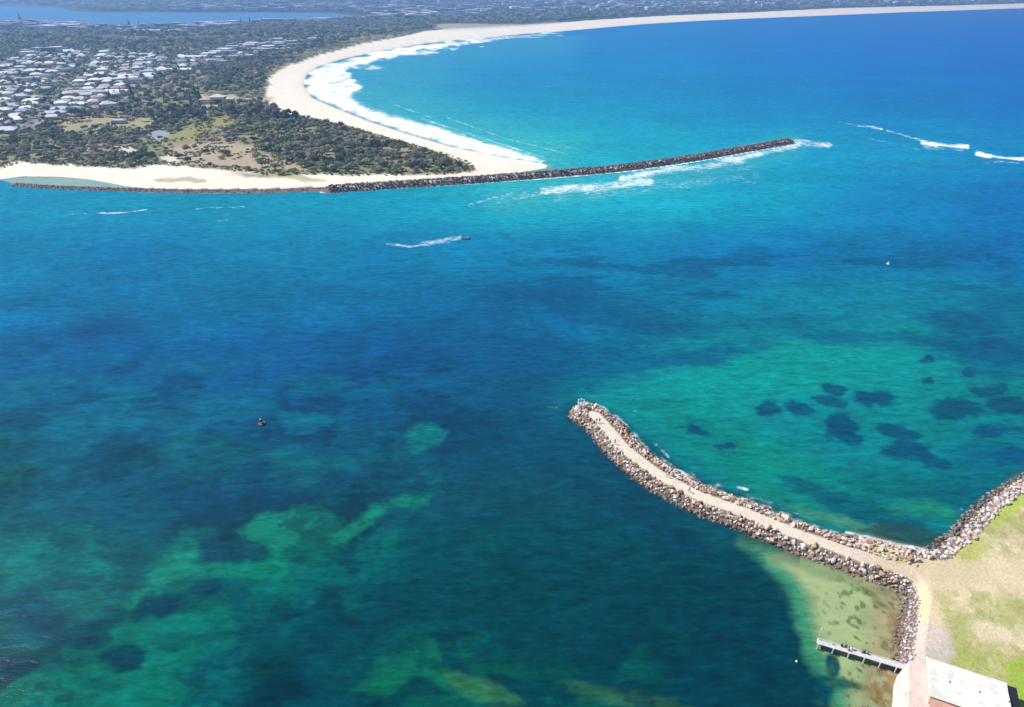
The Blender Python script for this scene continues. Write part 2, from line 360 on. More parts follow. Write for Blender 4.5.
baysideA = [(570,404),(592,411),(625,428),(655,455),(690,478),(740,500),(800,527),(850,545),(940,562),(1130,440),(1130,372),(1000,368),(900,356),(800,350),(730,352),(670,368),(610,388)]
BAYW = [('p', baysideA, L3(0,124,140), .78, 12), ('e', 735, 385, 130, 26, -10, L3(0,150,150), .7, .7), ('e', 850, 355, 190, 32, 0, L3(0,140,154), .6, .8), ('e', 880, 310, 160, 26, 0, L3(0,130,160), .4, .8),
 ('e', 745, 455, 85, 26, 22, L3(0,140,122), .7, .8), ('e', 850, 490, 60, 16, 15, L3(0,140,122), .5, .8),
 ('e', 1010, 425, 70, 45, 0, L3(0,112,134), .6, .8),
 ('e', 655, 403, 30, 5, 0, L3(0,112,124), .6, .8), ('e', 720, 440, 34, 14, 20, L3(0,112,116), .6, .8), ('e', 690, 425, 14, 5, 0, L3(0,104,120), .5, .8),
 ('e', 905, 492, 75, 20, 8, L3(0,98,110), .7, .6), ('e', 1005, 478, 70, 22, -8, L3(0,92,118), .7, .6), ('e', 950, 500, 60, 10, 0, L3(0,90,110), .6, .6),
 ('p', [(775,474),(800,478),(830,492),(880,504),(930,516),(925,530),(880,525),(835,512),(800,496)], L3(0,84,104), .8, 5),
 ('e', 925, 510, 34, 9, 5, L3(40,136,112), .7, .6), ('e', 800, 508, 60, 9, 26, L3(30,128,104), .5, .8), ('e', 850, 524, 45, 6, 14, L3(100,140,110), .7, .8),
 ('p', [(858,528),(880,521),(925,528),(950,538),(935,548),(905,542),(870,536)], L3(48,72,74), .8, 4),
 ('e', 965, 530, 16, 14, -40, L3(20,90,104), .6, .7)]
DK = L3(0,74,112)
for (cx_, cy_, rx_, ry_, ro_) in [(835,389,11,5,0),(826,401,19,6,0),(797,409,14,6,10),(767,409,13,6,0),(874,398,23,8,5),(842,424,16,9,15),(845,437,18,8,20),(898,432,24,8,15),(908,451,24,9,5),
    (929,384,10,5,0),(969,374,9,4,0),(928,359,9,4,0),(990,391,18,7,0),(956,408,28,11,0),(1010,405,22,8,0),(985,432,16,6,0),(1015,455,20,8,0),(935,462,18,6,10),(700,432,12,5,10),(728,448,10,4,0),(990,340,14,5,0)]:
    BAYW.append(('e', cx_, cy_, rx_, ry_, ro_, DK, .90, .26))
for (cx_, cy_, rx_, ry_, ro_, op_) in [(1000,352,64,16,4,0.88),(960,322,46,12,6,0.8),(925,340,38,7,3,0.72),(1010,375,30,6,0,.5),(845,337,50,8,2,0.62),(705,356,44,9,-3,0.7),(780,322,60,8,0,0.45),(1010,300,30,8,0,.5),(600,350,60,10,-4,.35),(660,330,50,8,0,.45),(740,345,40,6,0,.5),(640,362,60,8,-3,.5),(560,300,70,10,0,.35),(700,285,60,8,0,.3),(990,455,40,12,0,.5),(975,372,24,5,0,.6),(1000,430,30,8,0,.5)]:
    BAYW.append(('e', cx_, cy_, rx_, ry_, ro_, L3(0,80,132), op_, .5))
GR = L3(10,124,106); GD = L3(0,66,84)
def Q(*pts): return [(x*.5, 354+y*.5) for x, y in pts]
GL2 = L3(4,116,112)
CHAN = [
 ('p', Q((0,390),(40,372),(95,368),(112,400),(170,410),(228,428),(215,446),(120,440),(60,462),(0,452)), GL2, .72, 3.5),
 ('p', Q((60,500),(110,476),(190,470),(215,492),(150,520),(90,534)), GL2, .6, 3.5), ('p', Q((0,540),(40,520),(110,560),(70,600),(20,585)), L3(0,96,106), .5, 4),
 ('p', Q((236,500),(300,440),(318,402),(372,368),(404,380),(398,412),(470,424),(524,404),(528,376),(488,350),(540,320),(640,304),(704,336),(764,298),(862,280),(850,302),(764,324),(704,372),(646,410),(604,440),(592,482),(540,468),(500,466),(458,450),(418,448),(368,474),(330,478),(272,508)), GR, .86, 4.5),
 ('p', Q((205,560),(216,545),(300,520),(372,492),(470,500),(482,572),(424,600),(384,640),(404,672),(336,720),(-40,720),(-40,676),(60,640),(150,626),(198,606)), L3(8,114,100), .82, 6),
 ('p', Q((120,585),(150,545),(205,548),(196,600),(140,615)), L3(4,104,98), .6, 3),
 ('p', Q((800,160),(850,138),(905,150),(884,182),(820,192)), L3(0,118,122), .8, 3), ('p', Q((620,205),(700,212),(742,208),(738,224),(700,236),(640,220)), L3(0,110,118), .6, 2.5),
 ('p', Q((840,235),(890,245),(888,272),(860,262)), L3(0,104,110), .6, 3), ('p', Q((760,370),(800,345),(804,372),(776,388)), L3(0,106,100), .6, 2.5),
 ('p', Q((250,60),(262,110),(300,130),(270,160),(220,140),(238,90)), L3(0,104,142), .5, 5), ('p', Q((60,210),(160,190),(190,240),(150,300),(60,260)), L3(0,102,132), .5, 6), ('p', Q((560,130),(700,120),(660,150),(580,160)), L3(0,110,145), .5, 4),
 ('p', Q((200,280),(300,300),(330,345),(240,350),(190,320)), L3(0,100,122), .45, 5),
 ('p', Q((700,672),(742,618),(742,556),(800,528),(872,582),(884,622),(962,650),(1030,712),(960,704),(884,674),(820,652),(768,690)), L3(14,106,82), .74, 5),
 ('p', Q((880,640),(960,636),(1040,700),(1000,720),(930,680)), L3(70,112,74), .55, 4), ('p', Q((920,600),(1010,610),(1040,650),(960,640)), L3(10,90,74), .5, 5),
 ('p', [(560,682),(600,686),(650,694),(700,707),(650,712),(600,702)], L3(70,108,66), .55, 5), ('p', [(500,655),(560,658),(600,668),(560,684),(512,680)], L3(8,84,72), .5, 6),
 ('e', 495, 540, 50, 10, 0, L3(4,84,86), .35, .8),
 ('e', 122, 656, 22, 15, -12, L3(0,60,80), .9, .2), ('e', 158, 602, 28, 13, -12, L3(0,62,84), .9, .22), ('e', 210, 586, 22, 9, 0, L3(0,66,86), .85, .25), ('e', 231, 548, 32, 15, 6, L3(0,64,88), .9, .22),
 ('e', 192, 680, 18, 7, 20, L3(0,66,80), .7, .4), ('e', 100, 684, 22, 7, 14, L3(0,80,86), .6, .4), ('e', 14, 668, 22, 13, 0, GD, .8, .3), ('e', 80, 636, 28, 14, -10, L3(0,62,84), .8, .4), ('e', 30, 612, 40, 20, 0, L3(0,60,90), .7, .5), ('e', 300, 560, 10, 8, 0, L3(0,84,88), .6, .5),
 ('e', 330, 628, 90, 40, 0, L3(0,64,80), .8, .5), ('e', 150, 500, 110, 20, -6, L3(0,72,108), .55, .7), ('e', 260, 485, 100, 18, -4, L3(0,68,102), .7, .6),
 ('e', 700, 640, 120, 60, 10, L3(0,60,76), .6, .8), ('e', 640, 560, 90, 30, 10, L3(0,70,86), .4, .8), ('e', 650, 520, 90, 10, 30, L3(0,62,88), .6, .8),
]
SHAL = [
 ('p', [(738,540),(758,556),(782,588),(800,622),(808,660),(832,690),(830,760),(920,760),(930,600),(860,565),(800,540)], L3(84,146,112), .95, 9),
 ('p', [(770,556),(800,578),(815,610),(826,650),(850,690),(850,760),(920,760),(930,600),(860,560),(800,545)], L3(172,188,140), .92, 9),
 ('p', [(850,575),(872,590),(874,620),(872,640),(882,700),(920,760),(930,600),(880,568)], L3(204,192,148), .75, 9),
 ('p', [(740,532),(800,556),(850,572),(895,590),(890,597),(840,582),(780,562),(735,545)], L3(96,128,92), .5, 5),
 ('e', 834, 666, 8, 12, -20, L3(0,70,88), .95, .3), ('e', 842, 683, 26, 5, 12, L3(20,84,78), .85, .5), ('e', 826, 690, 14, 12, 0, L3(0,70,86), .8, .5),
 ('e', 872, 592, 13, 3, 30, L3(96,112,66), .7, .6), ('e', 884, 603, 9, 3, 20, L3(96,104,56), .7, .6),
]
nb = fbm(wx_, wy_, 22, 301, 5); nb2 = fbm(wx_, wy_, 6, 311, 4); nbl = fbm(wx_*1.0, wy_*1.0, 70, 321, 4)
near = smooth(300, 420, v)
# broad mottling of the weed beds
mott = smooth(.44, .60, nb)*smooth(430, 240, u)*smooth(380, 470, v)
big = smooth(430, 330, u + (nbl-.5)*160)*smooth(395, 470, v)
rg1 = fbm(wx_, wy_, 15, 351, 6); wc += (L3(0,112,112)-wc)*(smooth(.50,.58,rg1)*big*.55)[:, None]; rg2 = fbm(wx_, wy_, 10, 361, 6); wc += (L3(0,64,84)-wc)*(smooth(.55,.62,rg2)*big*.6)[:, None]
rg3 = fbm(wx_, wy_, 8, 371, 6); wc += (L3(8,96,84)-wc)*(smooth(.54,.66,rg3)*smooth(590, 660, v)*smooth(340, 420, u)*smooth(720, 620, u)*.6)[:, None]
wc += (L3(0,108,112)-wc)*(mott*.3)[:, None]
mott2 = smooth(.48, .36, nb)*smooth(260, 420, v)*smooth(560, 430, u); wc *= (1-.30*mott2)[:, None]
mid = smooth(225, 290, v)*smooth(380, 320, v)
wc *= (1 + mid*.8*(fbm(wx_, wy_, 40, 331, 4)-.5))[:, None]
b2_ = smooth(.53,.60,fbm(wx_*.45, wy_, 13, 347, 4))*smooth(225,270,v)*smooth(365,335,v)*smooth(470,620,u+nb*80); wc += (L3(0,82,138)-wc)*(b2_*.72)[:, None]
b3_ = smooth(.54,.62,fbm(wx_*.5, wy_, 8, 349, 4))*smooth(340,380,v)*smooth(470,430,v)*smooth(480,380,u); wc += (L3(0,106,140)-wc)*(b3_*.4)[:, None]
bl = smooth(.52,.66,fbm(wx_*.6, wy_, 30, 341, 4))*smooth(230,300,v)*smooth(460,380,v)*smooth(560,700,u); wc += (L3(0,84,136)-wc)*(bl*.55)[:, None]
ww = (fbm(wx_, wy_, 9, 221, 5)-.5)*30 + (fbm(wx_, wy_, 2.6, 225, 3)-.5)*14; wh = (fbm(wx_, wy_, 9, 231, 5)-.5)*20 + (fbm(wx_, wy_, 2.6, 235, 3)-.5)*9
wc0 = wc.copy(); wc = apply_layers(wc, u, v, CHAN, ww*.85, wh*.85)
hol = smooth(.51, .60, fbm(wx_, wy_, 5.0, 381, 6))*smooth(420, 480, v); wc += (wc0*.9-wc)*(hol*.55)[:, None]; wc *= (1+.22*(fbm(wx_, wy_, 1.6, 391, 3)-.5)*smooth(420, 500, v))[:, None]
gmask = smooth(2, -4, sdf_poly(u, v, np.array(baysideA, float)))
wcb = apply_layers(wc.copy(), u, v, BAYW, ww*.7, wh*.62)
ctr = smooth_line([(560,398),(592,411),(650,455),(690,482),(740,505),(800,531),(850,548),(940,566)], 3)
south = sdf_poly(u, v, np.vstack([ctr, [(1200,900),(-200,900),(-200,398)]]))
bs = smooth(-2, 6, south)
wc = wc*(1-bs[:, None]) + wcb*bs[:, None]
sh = apply_layers(wc.copy(), u, v, SHAL, ww*.55, wh*.5)
w1_ = fbm(wx_, wy_, 1.7, 521, 4); w2_ = smooth(26, 4, np.hypot(u-884, (v-690)*.8)) + .8*smooth(14, 2, np.abs(u-897))*smooth(600, 620, v); sh += (L3(150,100,58)*(.6+.8*w1_)[:, None]-sh)*np.clip(w2_*1.0*smooth(.36, .56, w1_), 0, .92)[:, None]
w3_ = smooth(.60, .68, fbm(wx_, wy_, 1.3, 531, 3))*smooth(800, 850, u)*smooth(560, 600, v); sh += (L3(84,96,52)-sh)*(w3_*.7)[:, None]; wc = np.where((south < 3)[:, None], sh, wc)
wc *= (1+.16*(nb2-.5)+.10*(nbl-.5)+.22*(fbm(wx_*.35, wy_, 34, 501, 4)-.5)*smooth(420, 300, v))[:, None]
# darker water hugging the rocks
rim = smooth(11, 6, dG)*(u < 800)*(sS > 4); wc += (L3(0,66,92)-wc)*(rim*.55)[:, None]
# foam amount
foam = np.zeros(len(u))
surf = [(548,168),(500,158),(450,147),(410,135),(370,122),(335,108),(312,98),(303,85),(306,75),(318,66),(345,58),(380,51),(420,44),(470,38),(560,31),
        (556,33.5),(500,39.5),(450,47),(415,54),(390,57),(372,62),(380,68),(352,70),(352,80),(366,88),(352,92),(352,99),(374,109),(402,117),(444,128),(474,138),(514,149),(550,162)]
wf = (fbm(wx_, wy_, 30, 401, 4)-.5)
sfd = sdf_poly(u+wf*26, v+wf*11, np.array(surf, float)); bands = fbm(u*.5, v*2.2+u*.4, 7, 433, 3)
foam = np.maximum(foam, (1-smooth(-5, 5, sfd))*(.56+.78*bands + .25*(v < 60)))
foam = np.maximum(foam, .62*(1-smooth(-4, 11, sdf_poly(u+wf*30, v+wf*10, np.array(surf, float)))))
foam = np.maximum(foam, .9*smooth(26, 3, sN)*(u > 540)*(v < 40))
def streak(pts, wdt, amt, end=8):
    global foam
    L = np.array(pts, float); b0 = L.min(0)-20; b1 = L.max(0)+20
    s_ = (u > b0[0]) & (u < b1[0]) & (v > b0[1]) & (v < b1[1])
    d, _ = dist_line((u+wf*10)[s_], (v+wf*4)[s_]*1.0, L)
    foam[s_] = np.maximum(foam[s_], amt*.86*(1-smooth(wdt*.15, wdt*1.6, d))*(.72+.5*bands[s_] if amt < .99 else .8+.45*bands[s_]))
streak([(858,126),(882,130)], 1.4, .9); streak([(886,131),(925,141)], 1.3, .76); streak([(838,122),(860,127)], 1.2, .72); streak([(860,136),(890,143),(920,150)], 1.2, .66)
streak([(923,141.5),(945,145),(967,147)], 2.0, 1.0); streak([(922,142.5),(935,144)], 3.2, 1.1); streak([(925,147),(960,149)], 4.0, .6); streak([(905,136),(924,141)], 1.6, .8)
streak([(976,153.5),(1000,157),(1060,160)], 2.3, 1.05); streak([(976,153),(990,156)], 3.4, 1.1); streak([(985,161),(1040,165)], 4, .6); streak([(930,125),(1000,140)], 1.2, .5); streak([(830,150),(900,168),(960,172)], 4, .45)
streak([(780,160),(850,180),(900,178)], 1.5, .3); streak([(1000,139),(1030,143)], .8, .5)
streak([(64,213.5),(87,213)], 1.0, .85); streak([(98,213.5),(125,212),(148,210)], 1.2, .9); streak([(198,209.5),(215,208),(245,207)], 1.1, .8); streak([(212,222),(232,220)], 1.0, .6); streak([(26,212),(40,212)], .8, .6); streak([(265,211),(300,206)], .8, .45)
streak([(300,239),(330,241)], 1, .4)
streak([(386,243.5),(410,246),(430,244)], 2.2, .74); streak([(420,244),(445,240.5),(462,238.5)], 3.4, .84); streak([(425,246),(450,242)], 2.6, .7)
streak([(408,198),(470,192),(540,186),(600,180)], 2.2, .5); streak([(470,205),(500,196),(530,193)], 3.0, .62); streak([(480,207),(510,208)], 2.5, .5)
streak([(545,192),(590,188),(635,182),(652,183)], 7.0, .84); streak([(560,199),(640,190),(720,180),(760,178)], 9.0, .56); streak([(500,200),(560,191),(600,184)], 7.0, .6)
streak([(620,178),(700,167),(740,159),(775,150),(800,143)], 5.0, .86); streak([(790,142),(828,145)], 5, .78); streak([(640,184),(700,174),(750,166)], 6, .5)
streak([(600,170),(660,163),(740,150)], 1.5, .5); streak([(420,118),(470,134),(545,158)], 1.6, .74); streak([(445,117),(500,137),(570,155)], 1.5, .68); streak([(395,105),(430,117)], 1.4, .66); streak([(530,140),(580,150)], 1.3, .6)
streak([(545,407),(556,407)], .9, .7); streak([(631,410),(642,411)], 1.0, .6)
streak([(655,444),(668,456)], 3.0, .7); streak([(690,474),(735,492),(780,506)], 4.0, .66); streak([(738,487.5),(748,489.5)], 2.6, .88); streak([(780,508),(840,528)], 2.4, .55)
streak([(845,532),(880,540),(905,546),(934,552)], 2.6, .92); streak([(935,546),(955,528),(985,502)], 3.5, .6); streak([(960,508),(975,512)], 4, .6); streak([(982,497),(995,500)], 4, .6); streak([(1002,486),(1024,478)], 4, .6)
foam = np.maximum(foam, .95*smooth(11, 6, dB)*(sN > 2)*(.75+.5*bands)*(.7+.3*smooth(400, 560, u))); foam = np.maximum(foam, .5*smooth(12, 6, dB)*(sN > 2)*fbm(wx_, wy_, 18, 441, 3)*1.3)
foam = np.maximum(foam, .6*smooth(6, 3.8, dT)*(u > 130))
foam = np.maximum(foam, .60*smooth(9.0, 6.8, dG)*(south > 0)*(.6+.7*bands))
# murky sand-laden water by the surf
mk = np.maximum(1-smooth(0, 40, sdf_poly(u, v, np.array(surf, float))), .9*(1-smooth(6, 22, dist_line(u, v, np.array([(500,200),(600,184),(700,170),(790,146)], float))[0])))*(v > 36)*(v < 215)
wc += (L3(84,172,205)-wc)*(mk*.5)[:, None]
lag = sdf_poly(u, v, np.array([(-40,170),(20,168),(170,172),(200,190.5),(120,188.6),(60,186.3),(14,183.4)], float)) < 0; wc[lag] = L3(172,184,172)
lk_m = sdf_poly(wx_, wy_, LAKE) < 60; wc[lk_m] = L3(92,150,205)
# opacity: very shallow water shows the bed
dep = -hh; dep = np.where((south > 0) & (wy_ < 300), dep*3.0, dep)
alpha = .45 + .55*smooth(.05, 1.3, dep + .5*(nb2-.5)); alpha = np.where(wy_ > 300, np.maximum(alpha, .55+.45*smooth(0, .4, dep)), alpha)
# swell: real height where the waves stand up
z = np.zeros(len(u))
def swell(pts, wd_, h_):
    L = np.array([P(*q) for q in pts]); d, _ = dist_line(wx_, wy_, L); return h_*np.exp(-(d/wd_)**2)
z += swell([(855,124),(905,133),(968,146),(1100,166)], 9, 1.1) + swell([(860,112),(930,122),(1100,150)], 10, .8) + swell([(440,118),(500,138),(570,158)], 5, .6) + swell([(820,160),(900,170),(1000,182)], 14, .4)
alpha[lag] = .6
GAIN = 0.68
wc = np.clip(wc*(GAIN*(1-.12*smooth(180, 900, np.hypot(wx_, wy_))))[:, None]- np.array([.0, .003, .004]), 0.0003, .9)
rr_ = np.hypot(wx_, wy_); midf = smooth(150, 260, rr_)
wc[:, 0] *= np.where(wc[:, 0] < .06, .6, 1.0); wc[:, 1] *= 1 + .11*midf*smooth(1100, 600, rr_); wc[lag] = lin((128,186,200))*.60; wc[:, 2] *= .92 - .10*midf*smooth(1500, 400, rr_)

t = NT('sea_water'); p = t.pos(); a = t.attr('Col').outputs['Color']; fo = t.attr('foam').outputs['Fac']; al = t.attr('opac').outputs['Fac']
p1 = t.scaled(p, (.35, 1.0, 1), R(-9)); p2 = t.scaled(p, (.6, 1, 1), R(14))
w1 = t.noise(p1, .42, 4, .6, .3); w2 = t.noise(p2, 1.7, 3, .6); w3 = t.noise(t.scaled(p, (.3, 1, 1), R(-5)), .07, 3, .5)
hgt = t.math('ADD', t.math('ADD', t.math('MULTIPLY', w1, 1.0), t.math('MULTIPLY', w2, .28)), t.math('MULTIPLY', w3, 1.4))
w4 = t.noise(t.scaled(p, (.35, 1, 1), R(-12)), 1.15, 3, .62); streaks = t.math('MULTIPLY', t.mapr(w1, .3, .7, .72, 1.32), t.mapr(w4, .3, .7, .78, 1.25)); st2 = t.mapr(w3, .3, .7, .92, 1.08)  # light and dark of the ripple faces painted into the water colour
calm = t.attr('calm').outputs['Fac']; cw = t.mix(calm, a, t.math('MULTIPLY', streaks, st2), 'MULTIPLY')
fn = t.noise(t.scaled(p, (.8, 1, 1), 0), .35, 6, .72, .4); fn2 = t.noise(p, .06, 3, .6)
fv_ = t.math('ADD', t.math('MULTIPLY', fn, .75), t.math('MULTIPLY', fn2, .25))
fm = t.mapr(t.math('ADD', fv_, t.math('MULTIPLY', fo, .66)), .79, 1.17, 0, 1, True)
# scattered whitecaps
wn = t.noise(t.scaled(p, (.35, 1, 1), 0), .11, 5, .7); wcap = t.mapr(wn, .70, .76, 0, .7, True)
wcap = t.math('MULTIPLY', wcap, t.attr('caps').outputs['Fac'])
fmx = t.math('MAXIMUM', fm, wcap)
cf = t.mix(fmx, cw, (.80, .81, .80))
bmp = t.n('ShaderNodeBump'); bmp.inputs['Strength'].default_value = 1.0; bmp.inputs['Distance'].default_value = .20; t.l(hgt, bmp.inputs['Height'])
bmg = t.n('ShaderNodeBump'); bmg.inputs['Strength'].default_value = 1.0; bmg.inputs['Distance'].default_value = .10; t.l(hgt, bmg.inputs['Height'])
dif = t.n('ShaderNodeBsdfDiffuse'); t.l(cf, dif.inputs['Color']); t.l(bmp.outputs[0], dif.inputs['Normal'])
glo = t.n('ShaderNodeBsdfGlossy'); glo.inputs['Roughness'].default_value = .13; t.l(bmg.outputs[0], glo.inputs['Normal'])
fre = t.n('ShaderNodeFresnel'); fre.inputs['IOR'].default_value = 1.33
gf = t.math('MULTIPLY', t.mapr(fre.outputs[0], .02, .6, .0006, .030), t.math('SUBTRACT', 1.0, fmx))
ms = t.n('ShaderNodeMixShader'); t.l(gf, ms.inputs[0]); t.l(dif.outputs[0], ms.inputs[1]); t.l(glo.outputs[0], ms.inputs[2])
tr = t.n('ShaderNodeBsdfTransparent'); ma = t.n('ShaderNodeMixShader'); t.l(t.math('MAXIMUM', al, fmx), ma.inputs[0]); t.l(tr.outputs[0], ma.inputs[1]); t.l(ms.outputs[0], ma.inputs[2])
t.t.nodes.remove(t.b); t.l(ma.outputs[0], t.out.inputs['Surface'])
caps = smooth(36, 70, v)*smooth(240, 160, v)*(u > 300)
water = tag(link('water', mesh_np('water', np.stack([wx_, wy_, z], 1), wF, wc, t.m, True, {'foam': foam, 'opac': alpha, 'caps': caps, 'calm': 1-.75*smooth(.03, .16, wc[:, 0])*(wy_ < 300)})), kind='structure')

# ------------------------------------------------------------------ boulders
ROCKM = mat_attr('boulder_stone', .9, 1.6, .28, .5, False, .25)
def ico(sub):
    bm = bmesh.new(); bmesh.ops.create_icosphere(bm, subdivisions=sub, radius=1); V = np.array([q.co[:] for q in bm.verts]); F = np.array([[q.index for q in f.verts] for f in bm.faces]); bm.free(); return V, F
def rock_shape(sub, seed):
    rg = np.random.default_rng(seed); V, F = ico(sub); V = V.copy()
    for _ in range(9):                     # chisel planes off the stone
        n = rg.normal(size=3); n /= np.linalg.norm(n); d = rg.uniform(.42, .78); k = V@n; V -= np.maximum(k-d, 0)[:, None]*n
    V *= rg.uniform(.75, 1.2, 3)*np.array([1, 1, .78]); V *= (1+rg.normal(0, .035, len(V)))[:, None]
    return V, F
ROCKS = [rock_shape(1, 500+i) for i in range(14)]; ROCKS2 = [rock_shape(2, 700+i) for i in range(14)]
PALN = np.array([[.62,.46,.37],[.68,.57,.48],[.50,.33,.23],[.56,.47,.42],[.78,.70,.62],[.36,.24,.18],[.64,.46,.31],[.70,.53,.44]])
PALS = np.array([[.48,.42,.42],[.56,.51,.50],[.38,.32,.33],[.64,.59,.58],[.46,.32,.29]])
PALD = np.array([[.085,.075,.082],[.12,.10,.10],[.065,.055,.06],[.17,.14,.135],[.11,.08,.08]])
def rotm(a, b, c): return np.array(Euler((a, b, c)).to_matrix())
def bake(items, shapes, name, mat):
    Vs, Fs, Cs, o = [], [], [], 0
    for (x, y, z_, s, k, colr) in items:
        V, F = shapes[k % len(shapes)]; M = rotm(*RNG.uniform(0, 6.28, 3)*np.array([.25, .25, 1]))
        Vs.append(V@M.T*s + (x, y, z_)); Fs.append(F+o); Cs.append(np.tile(colr, (len(V), 1))); o += len(V)
    return mesh_np(name, np.vstack(Vs), np.vstack(Fs), np.vstack(Cs), mat)
cand = []
def along(line, step):
    L = np.array(line); seg = np.hypot(*(L[1:]-L[:-1]).T); cs = np.concatenate([[0], np.cumsum(seg)]); n = int(cs[-1]/step)
    for s in np.linspace(0, cs[-1], n):
        i = min(np.searchsorted(cs, s, 'right')-1, len(seg)-1); t_ = (s-cs[i])/seg[i]; p_ = L[i]+(L[i+1]-L[i])*t_; d_ = (L[i+1]-L[i])/seg[i]
        yield s, p_, np.array([-d_[1], d_[0]])
near_items = []
Ltot = float(np.hypot(*(GROYNE[1:]-GROYNE[:-1]).T).sum())
for s, p_, nrm in along(GROYNE, .74):
    for side in (-1, 1):
        for k, dd in enumerate(np.arange(.9, 6.9, .80)):
            q = p_ + nrm*side*(dd+random.uniform(-.4, .4)) + RNG.uniform(-.35, .35, 2)
            near_items.append((q[0], q[1], 'groyne', dd, side))
tip = GROYNE[0]; d0_ = GROYNE[0]-GROYNE[1]; a0 = math.atan2(d0_[1], d0_[0])
for dd in np.arange(1.6, 7.8, .8):
    for ang in np.arange(-1.6, 1.61, .8/dd):
        q = tip + dd*np.array([math.cos(a0+ang), math.sin(a0+ang)]) + RNG.uniform(-.3, .3, 2); near_items.append((q[0], q[1], 'tip', dd, 0))
for s, p_, nrm in along(WEST, .62):
    for dd in np.arange(-1.3, 2.4, .62):
        q = p_ - nrm*dd*-1 + RNG.uniform(-.3, .3, 2); near_items.append((q[0], q[1], 'west', dd, 0))
for s, p_, nrm in along(EAST, .85):
    for dd in np.arange(-2.5, 3.2, .85):
        q = p_ + nrm*dd + RNG.uniform(-.4, .4, 2); near_items.append((q[0], q[1], 'east', dd, 0))
xs = np.array([i[0] for i in near_items]); ys = np.array([i[1] for i in near_items]); hz, _, sS_, dG_, tG_, _, _ = height(xs, ys); pu, pv = chart(xs, ys); dP_ = dist_line(xs, ys, GPATH)[0]
good = []
for i, it in enumerate(near_items):
    x, y, zone, dd, side = it
    if hz[i] < -1.1 or pu[i] > 1070 or pv[i] > 760: continue
    if dP_[i] < 1.95: continue
    if zone == 'groyne' and hz[i] > 1.2 and random.random() < .05: continue
    if zone == 'groyne' and pu[i] > (925 if side > 0 else 906): continue
    big = {'groyne': (.38, .92), 'tip': (.40, .98), 'west': (.26, .56), 'east': (.36, .90)}[zone]
    s = big[0]+(big[1]-big[0])*random.random()**1.5
    if zone == 'west': colr = PALS[random.randrange(5)]*random.uniform(.85, 1.15)
    elif zone == 'east': colr = (PALN if random.random() < .6 else PALS)[random.randrange(5)]*random.uniform(.8, 1.12)
    else: colr = PALN[random.randrange(8)]*random.uniform(.8, 1.2)
    if zone != 'west' and random.random() < .07: colr = PALS[random.randrange(5)]
    if zone == 'groyne' and side > 0: colr = colr*.85  # shade of the bay-side slope painted into the stone colour
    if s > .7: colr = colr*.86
    if hz[i] < .25: colr = colr*np.array([.42, .38, .34])       # weed-stained below the tide line
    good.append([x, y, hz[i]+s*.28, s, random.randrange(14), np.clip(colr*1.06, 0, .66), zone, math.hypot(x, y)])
vis = [g for g in good if g[2] > .2]
inframe = lambda g: (lambda c_: 0 < c_[0] < 1024 and 0 < c_[1] < 707)(chart(g[0], g[1]))
ranked = sorted([i for i, g in enumerate(good) if g[2] > .3 and inframe(g)], key=lambda i: -(good[i][3]/good[i][7]))
indiv = set(ranked[:298])
stuff_r = []
for i, g in enumerate(good):
    if i not in indiv: stuff_r.append(g[:6]); continue
    x, y, z_, s, k, colr, zone, _ = g
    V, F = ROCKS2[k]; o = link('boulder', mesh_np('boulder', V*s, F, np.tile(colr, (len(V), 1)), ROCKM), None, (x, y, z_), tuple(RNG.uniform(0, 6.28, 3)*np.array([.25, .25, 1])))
    tone = 'dark brown' if colr.sum() < .62 else ('pale grey' if colr[0]-colr[2] < .10 else ('rusty orange' if colr[0]-colr[2] > .19 else 'pinkish tan'))
    _, tt_ = dist_line(np.array([x]), np.array([y]), GROYNE); fr = tt_[0]/Ltot; hz_ = z_-s*.28
    row = 'waterline' if hz_ < .8 else ('mid slope' if hz_ < 1.5 else 'path edge')
    part = ['by the seaward end', 'before the midpoint', 'past the midpoint', 'towards the shore', 'at the landward root'][min(4, int(fr*5))]
    bay = (GPATH[0] is not None) and np.dot(np.array([x, y])-GPATH[np.argmin(np.hypot(*(GPATH-(x, y)).T))], np.array([.7, .7])) > 0
    fr2 = (_v := chart(x, y)[1]); ex = chart(x, y)[0]
    if zone == 'groyne': where = 'in %s row on breakwater %s side, %s' % (row, 'bay' if bay else 'channel', part)
    elif zone == 'tip': where = 'in %s row on rounded seaward tip' % row
    elif zone == 'west': where = 'in low seawall %s, %s' % (['above the jetty foot', 'midway up to the breakwater', 'just below the breakwater'][0 if fr2 > 640 else (1 if fr2 > 612 else 2)], 'seaward row' if hz_ < .8 else ('middle row' if hz_ < 1.6 else 'grass side row'))
    else: where = 'on headland shore %s, %s' % (['by the breakwater root', 'at its middle', 'at its far right'][0 if ex < 955 else (1 if ex < 990 else 2)], 'seaward row' if hz_ < .8 else ('middle row' if hz_ < 1.6 else 'grass side row'))
    sz = 'large' if s > .72 else ('medium' if s > .48 else 'small')
    tag(o, '%s %s boulder %s' % (sz, tone, where), 'boulder', '%s %s boulders %s' % (sz, tone, where))
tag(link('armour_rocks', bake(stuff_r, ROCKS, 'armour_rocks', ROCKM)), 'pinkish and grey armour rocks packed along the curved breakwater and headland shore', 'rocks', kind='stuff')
far_items = []
for line, wi, hw, st, pal in ((BREAK, 0, 6.4, 1.3, PALD), (TRAIN, 0, 3.6, 1.2, PALD)):
    for s, p_, nrm in along(line, st):
        for dd in np.arange(-hw, hw+.1, 1.45):
            q = p_ + nrm*dd + RNG.uniform(-.6, .6, 2); far_items.append((q[0], q[1], abs(dd) < 3, line is TRAIN))
e_ = BREAK[-1]
